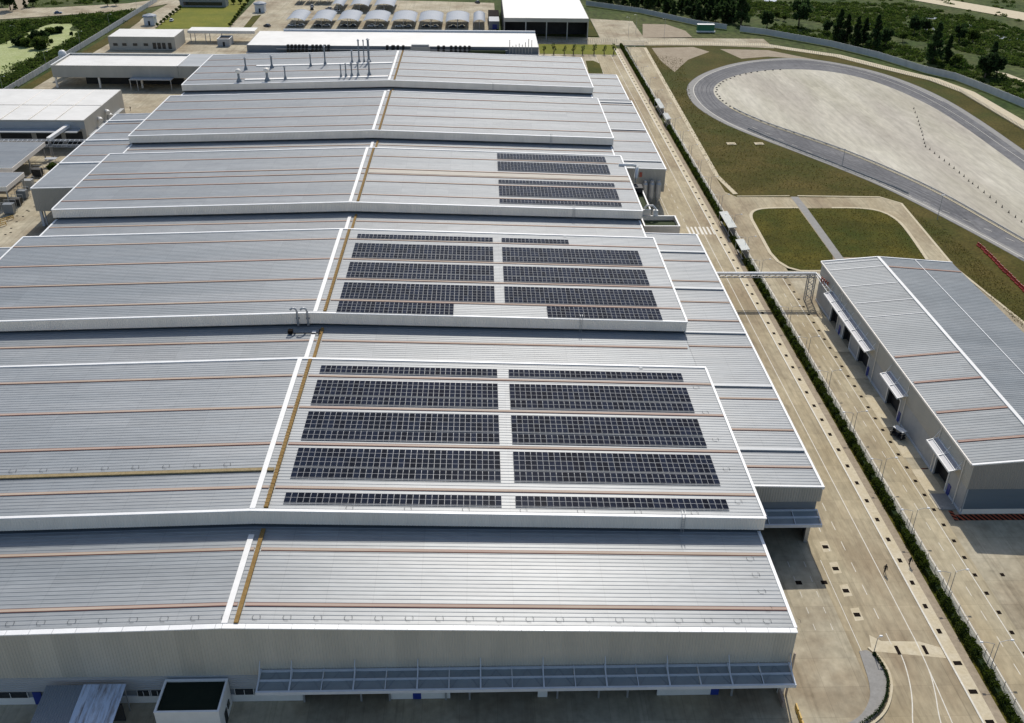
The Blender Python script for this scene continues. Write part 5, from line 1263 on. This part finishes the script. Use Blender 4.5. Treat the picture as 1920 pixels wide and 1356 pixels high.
GH = simple_building('gatehouse', 'long low grey gatehouse at the top edge beside the yellow lawn', -138, -112, 590, 597, 4.2, m_frame, m_lower)
g = MB(); g.box(-136, -114, 589.9, 590, 1, 2.8); g.build('window', m_glass, GH)
t = thing('shipping_container', 'green shipping container beside a white truck at the back of the bare plot', 'container', (155, 524, 0)); p = at(1323, 60); t.location = (p.x, p.y, 0); t['_o'] = (p.x, p.y, 0)
g = MB(); g.box(p.x-4.5, p.x+4.5, p.y, p.y+2.6, .3, 3.6); g.build('body', m_cgreen, t); g = MB(); g.box(p.x-4.55, p.x+4.55, p.y-.05, p.y+2.65, 3.6, 3.75); g.build('roof', m_white, t); g = MB(); g.box(p.x-5, p.x+5, p.y-1.2, p.y-.1, .0, .6); g.build('plinth', m_white, t)
DS = thing('dark_site_hut', 'dark red and blue site huts between the car park and the open hangar', 'hut', (41, 545, 0)); g = MB(); g.box(38.2, 43.6, 535, 548, 0, 4); g.build('wall', m_lower, DS); g = MB(); g.box(38, 43.8, 548.2, 566, 0, 4.2); g.build('rear_wall', m_grate, DS); g = MB(); g.box(40, 42.4, 534.9, 535, 0, 2.4); g.build('door', m_blue, DS)

# ------------------------------------------------------------------ trees and scrub
def crown_pts(kind, n, h, r):
    """leaf clump centres spread through an uneven crown"""
    out = []
    nb = 26 if kind == 'cone' else 20
    blobs = []
    for i in range(nb):
        u = (i+.5)/nb
        if kind == 'cone': z = h*(.12+.86*u); rr = r*(1-u)**.75*.8; br = r*(.42*(1-u)+.16)
        else:
            z = h*(.38+.55*random.random()); rr = r*.75*math.sqrt(max(0, 1-((z/h-.66)/.36)**2)); br = r*random.uniform(.26, .44)
        a = random.random()*6.28; q = math.sqrt(random.random())
        blobs.append((math.cos(a)*rr*q, math.sin(a)*rr*q, z, br))
    B = np.array(blobs); idx = rng.integers(0, nb, n); d = rng.normal(size=(n, 3)); d /= np.linalg.norm(d, axis=1)[:, None]
    d *= (rng.random(n)**.35)[:, None]; d[:, 2] *= .8
    return B[idx, :3]+d*B[idx, 3][:, None]
protos = {}
def tree_proto(kind, h, r, n, mat, leaf, idx):
    t = thing('tree', 'x', 'tree', (0, -400, -50), 'trees beyond the boundary wall', local=True)
    C = crown_pts(kind, n, h, r); o = leaf_object('crown', leaf_quads(C, leaf, .7), mat); o.parent = t
    g = MB(); g.tube([(0, 0, 0), (.1, .05, h*.4), (0, 0, h*.8)], .28, 7, r1=.06)
    for k in range(5):
        a = k*1.3; z = h*(.25+.1*k); g.tube([(0, 0, z), (math.cos(a)*r*.5, math.sin(a)*r*.5, z+h*.12)], .09, 5, r1=.03)
    o = g.build('trunk', m_bark); o.parent = t
    remember(t); return t
TP = {'dark': [tree_proto('cone', 11, 2.6, 1500, m_leafd, .34, 0), tree_proto('cone', 9, 2.3, 1300, m_leafd, .32, 1)],
      'round': [tree_proto('round', 8, 3.6, 1600, m_leafd, .36, 2), tree_proto('round', 6.5, 3.4, 1300, m_leafl, .34, 3)],
      'small': [tree_proto('round', 3.2, 1.5, 420, m_leafl, .24, 4), tree_proto('round', 3.2, 1.3, 90, m_leafd, .17, 5)]}
used_t = []
def put_tree(kind, k, px, py, hpx, label, group=None, wide=1.0, z=-.3):
    p = at(px, py, z); tp = TP[kind][k]
    d = (p-CAM).dot(_f); hm = hpx*d/F/.90
    base_h = {'dark': [11, 9], 'round': [8, 6.5], 'small': [3.2, 3.2]}[kind][k]; s = hm/base_h
    o = place(tp, (p.x, p.y, z), random.random()*6.28, label, used_t); o.scale = (s*wide, s*wide, s)
    if group: o['group'] = group
    return o
TL = [('dark', 0, 1389, 47, 62, 'tall dark feathery tree standing alone right of the dark wood'), ('round', 0, 1437, 56, 30, 'small round dark tree right of the lone tall one'),
      ('round', 0, 1497, 51, 44, 'broad dark tree with a yellowish top beyond the boundary wall'), ('round', 0, 1550, 64, 22, 'small dark tree left of the grove of five'),
      ('dark', 0, 1570, 75, 50, 'leftmost tall tree of the dark grove beyond the wall'), ('dark', 1, 1583, 80, 46, 'second tall tree of the dark grove beyond the wall'), ('dark', 0, 1602, 86, 48, 'third tall tree of the dark grove beyond the wall'),
      ('dark', 1, 1618, 84, 44, 'fourth tall tree of the dark grove beyond the wall'), ('dark', 0, 1637, 92, 56, 'tallest right-hand tree of the dark grove beyond the wall'), ('round', 0, 1659, 88, 30, 'bushy tree just right of the dark grove'),
      ('round', 1, 1692, 78, 14, 'low green bush between the grove and the twin trees'), ('dark', 0, 1748, 118, 66, 'taller left one of the twin dark trees'), ('dark', 1, 1774, 116, 44, 'shorter right one of the twin dark trees'), ('round', 1, 1790, 126, 20, 'small bushy tree below the twin dark trees'),
      ('round', 0, 1797, 80, 28, 'round dark tree above and right of the twin trees'), ('round', 1, 1823, 82, 22, 'olive round tree beside the round dark one'), ('round', 0, 1846, 146, 40, 'broad dark tree nearest the bend of the boundary wall'), ('dark', 1, 1852, 142, 56, 'spiky dark tree rising behind the broad one at the wall bend'), ('round', 0, 1867, 144, 34, 'dark tree at the right side of the clump by the wall bend'),
      ('round', 0, 1713, 66, 30, 'dark round tree by the water patches'), ('round', 0, 1735, 62, 22, 'small dark tree among the water patches'), ('round', 1, 1455, 36, 12, 'low bush in the meadow beyond the grove'), ('round', 1, 1470, 40, 10, 'lowest bush in the meadow beyond the grove'),
      ('round', 0, 20, 20, 34, 'dark tree at the top left corner beyond the road'), ('round', 0, 4, 12, 24, 'dark tree cut by the top left corner'), ('dark', 1, 30, 18, 14, 'slim small tree at the top left roadside'), ('dark', 1, 48, 16, 16, 'slim tree right of the sandy verge at the top left'),
      ('round', 0, 62, 12, 20, 'dark round bush behind the top left road'), ('round', 1, 202, 12, 16, 'round tree left of the pair by the top left road'), ('round', 0, 218, 11, 16, 'dark round tree right of the pair by the top left road')]
for a in TL: put_tree(*a)
for i, (px, py, hh, wd) in enumerate(((37, 86, 14, 1.3), (52, 88, 14, 1.1), (74, 82, 20, 1.3), (76, 92, 18, 1.2), (84, 74, 12, 1.1), (98, 64, 10, 1.4), (112, 62, 10, 1.3), (96, 81, 6, 1), (134, 66, 5, 1))):
    o = put_tree('round', i % 2, px, py, hh*1.55, ['left round bush standing in the pale weedy pond', 'right half of the left bush pair in the pale pond', 'largest dark bush in the middle of the pale pond', 'dark bush below the largest one in the pale pond', 'small bush touching the top of the largest pond bush', 'left bush of the upper clump in the pale pond', 'right bush of the upper clump in the pale pond', 'tiny bush between the pond clumps', 'tiny bush at the right edge of the pale pond'][i], 'bushes in the weedy pond', wd); o.location.z -= 2.3*o.scale.z
for i in range(8):
    put_tree('small', 1, 1019+i*18.5+random.uniform(-3, 3), 102, 17+random.uniform(-3, 3), f'{ordinal(i)} young street tree from the left on the strip of lawn behind the hall', 'young trees on the narrow lawn', .7, .05)
for i in range(9):
    put_tree('small', 0, 360+i*13, 12-i*.7, 8, f'{ordinal(i)} small shrub from the left along the top of the yellow lawn', 'shrubs along the yellow lawn', 1.2, .05)
for i in range(9):
    a = at(440+i*2.8, 50-i*4.4, 0); put_tree('small', 0, 432+i*3.4, 50-i*4.6, 6, f'{ordinal(i)} low shrub from the bottom along the right edge of the yellow lawn', 'shrubs beside the path of the yellow lawn', 1.4, .05)
for i in range(8):
    put_tree('small', 0, 296+i*6, 50-i*4.6, 6, f'{ordinal(i)} low shrub from the bottom along the left edge of the yellow lawn', 'shrubs beside the drive of the yellow lawn', 1.4, .05)
p = at(100, 325); o = place(TP['round'][1], (p.x, p.y, 0), 0, 'dark bush beside the small stand in the left yard', used_t); o.scale = (.5,)*3
# far wood behind the bare plot: one dark mass; scattered scrub likewise
V = []
wood = xy([(1108, 6), (1200, 18), (1300, 38), (1385, 46), (1385, -30), (1100, -60)], 0)
def in_poly(x, y, P):
    c = False; n = len(P)
    for i in range(n):
        (x1, y1), (x2, y2) = P[i], P[(i+1) % n]
        if (y1 > y) != (y2 > y) and x < (x2-x1)*(y-y1)/(y2-y1)+x1: c = not c
    return c
bx = [min(p[0] for p in wood), max(p[0] for p in wood), min(p[1] for p in wood), max(p[1] for p in wood)]
cnt = 0
while cnt < 420:
    x = random.uniform(bx[0], bx[1]); y = random.uniform(bx[2], bx[3])
    if not in_poly(x, y, wood): continue
    cnt += 1; h = random.uniform(6, 10); C = crown_pts('cone' if random.random() < .6 else 'round', 110, h, random.uniform(2, 3.2)); V.append(leaf_quads(C, .8, .7)+np.array([x, y, -.3]))
tag(leaf_object('wood', np.concatenate(V), m_leafd), kind='stuff')
V = []; V2 = []
regions = [(xy([(1400, -20), (1930, -20), (1930, 60), (1860, 30), (1690, 2), (1400, 2)], -.3), 100), (xy([(1400, 4), (1690, 8), (1860, 40), (1930, 62), (1930, 130), (1800, 95), (1640, 60), (1500, 36), (1400, 30)], -.3), 1500),
           (xy([(1440, 60), (1560, 80), (1700, 112), (1830, 148), (1940, 205), (1940, 165), (1800, 110), (1650, 76), (1450, 45)], -.3), 420),
           (xy([(0, 45), (130, 32), (255, 20), (255, 24), (180, 70), (100, 118), (0, 182), (0, 140), (60, 110), (110, 90), (150, 60), (140, 45), (90, 45), (40, 70), (0, 84)], -.3), 700), (xy([(60, 12), (240, 4), (200, -10), (60, -10)], -.3), 60)]
for P, n in regions:
    bx = [min(p[0] for p in P), max(p[0] for p in P), min(p[1] for p in P), max(p[1] for p in P)]; c = 0; tries = 0
    while c < n and tries < 60000:
        tries += 1; x = random.uniform(bx[0], bx[1]); y = random.uniform(bx[2], bx[3])
        if not in_poly(x, y, P): continue
        c += 1; h = random.uniform(.5, 1.7)*(1.6 if random.random() < .12 else 1); r = h*random.uniform(1.1, 2.2)
        d = rng.normal(size=(60, 3)); d /= np.linalg.norm(d, axis=1)[:, None]; d *= (rng.random(60)**.4)[:, None]; d[:, 2] = np.abs(d[:, 2])
        (V if random.random() < .55 else V2).append(leaf_quads(d*np.array([r, r, h])+np.array([x, y, -.3]), .34, .8))
tag(leaf_object('scrub', np.concatenate(V), m_scrub), kind='stuff'); tag(leaf_object('scrub', np.concatenate(V2), m_leafl), kind='stuff')
# weeds and tussocks in the dry infield and lawns, too many to count
V = []
for P, n, sz in ((L1, 1800, .10), (L2, 3000, .10), (xy([(1340, 330), (1215, 100), (1280, 110), (1300, 200), (1440, 275), (1690, 372), (1480, 355), (1380, 360)]), 6000, .13), (xy([(1705, 395), (1780, 440), (1920, 560), (1920, 620), (1830, 530)]), 2000, .11)):
    bx = [min(p[0] for p in P), max(p[0] for p in P), min(p[1] for p in P), max(p[1] for p in P)]; C = []; t_ = 0
    while len(C) < n and t_ < 90000:
        t_ += 1; x = random.uniform(bx[0], bx[1]); y = random.uniform(bx[2], bx[3])
        if in_poly(x, y, P): C.append((x, y, .1+random.random()*.12))
    V.append(leaf_quads(np.array(C), sz, .8))
tag(leaf_object('grass_tussocks', np.concatenate(V), m_tuss), kind='stuff')

for i, y in enumerate((392, 436, 478, 520, 566)):
    lamp_post(1, f'{ordinal(i)} tall thin lamp post from the front along the left boundary wall', (-154.8, y, 0), 'lamp posts along the left boundary wall', 8.5, 1.6)
for i, (px, py) in enumerate(((1245, 70), (1178, 67), (1192, 62))):
    p = at(px, py); lamp_post(-1, ['tall thin lamp post at the corner of the pale slab by the bare plot', 'thin lamp post at the near edge of the pale slab', 'thin lamp post inside the pale slab right of the hangar'][i], (p.x, p.y, 0), None, 9, 1.2)
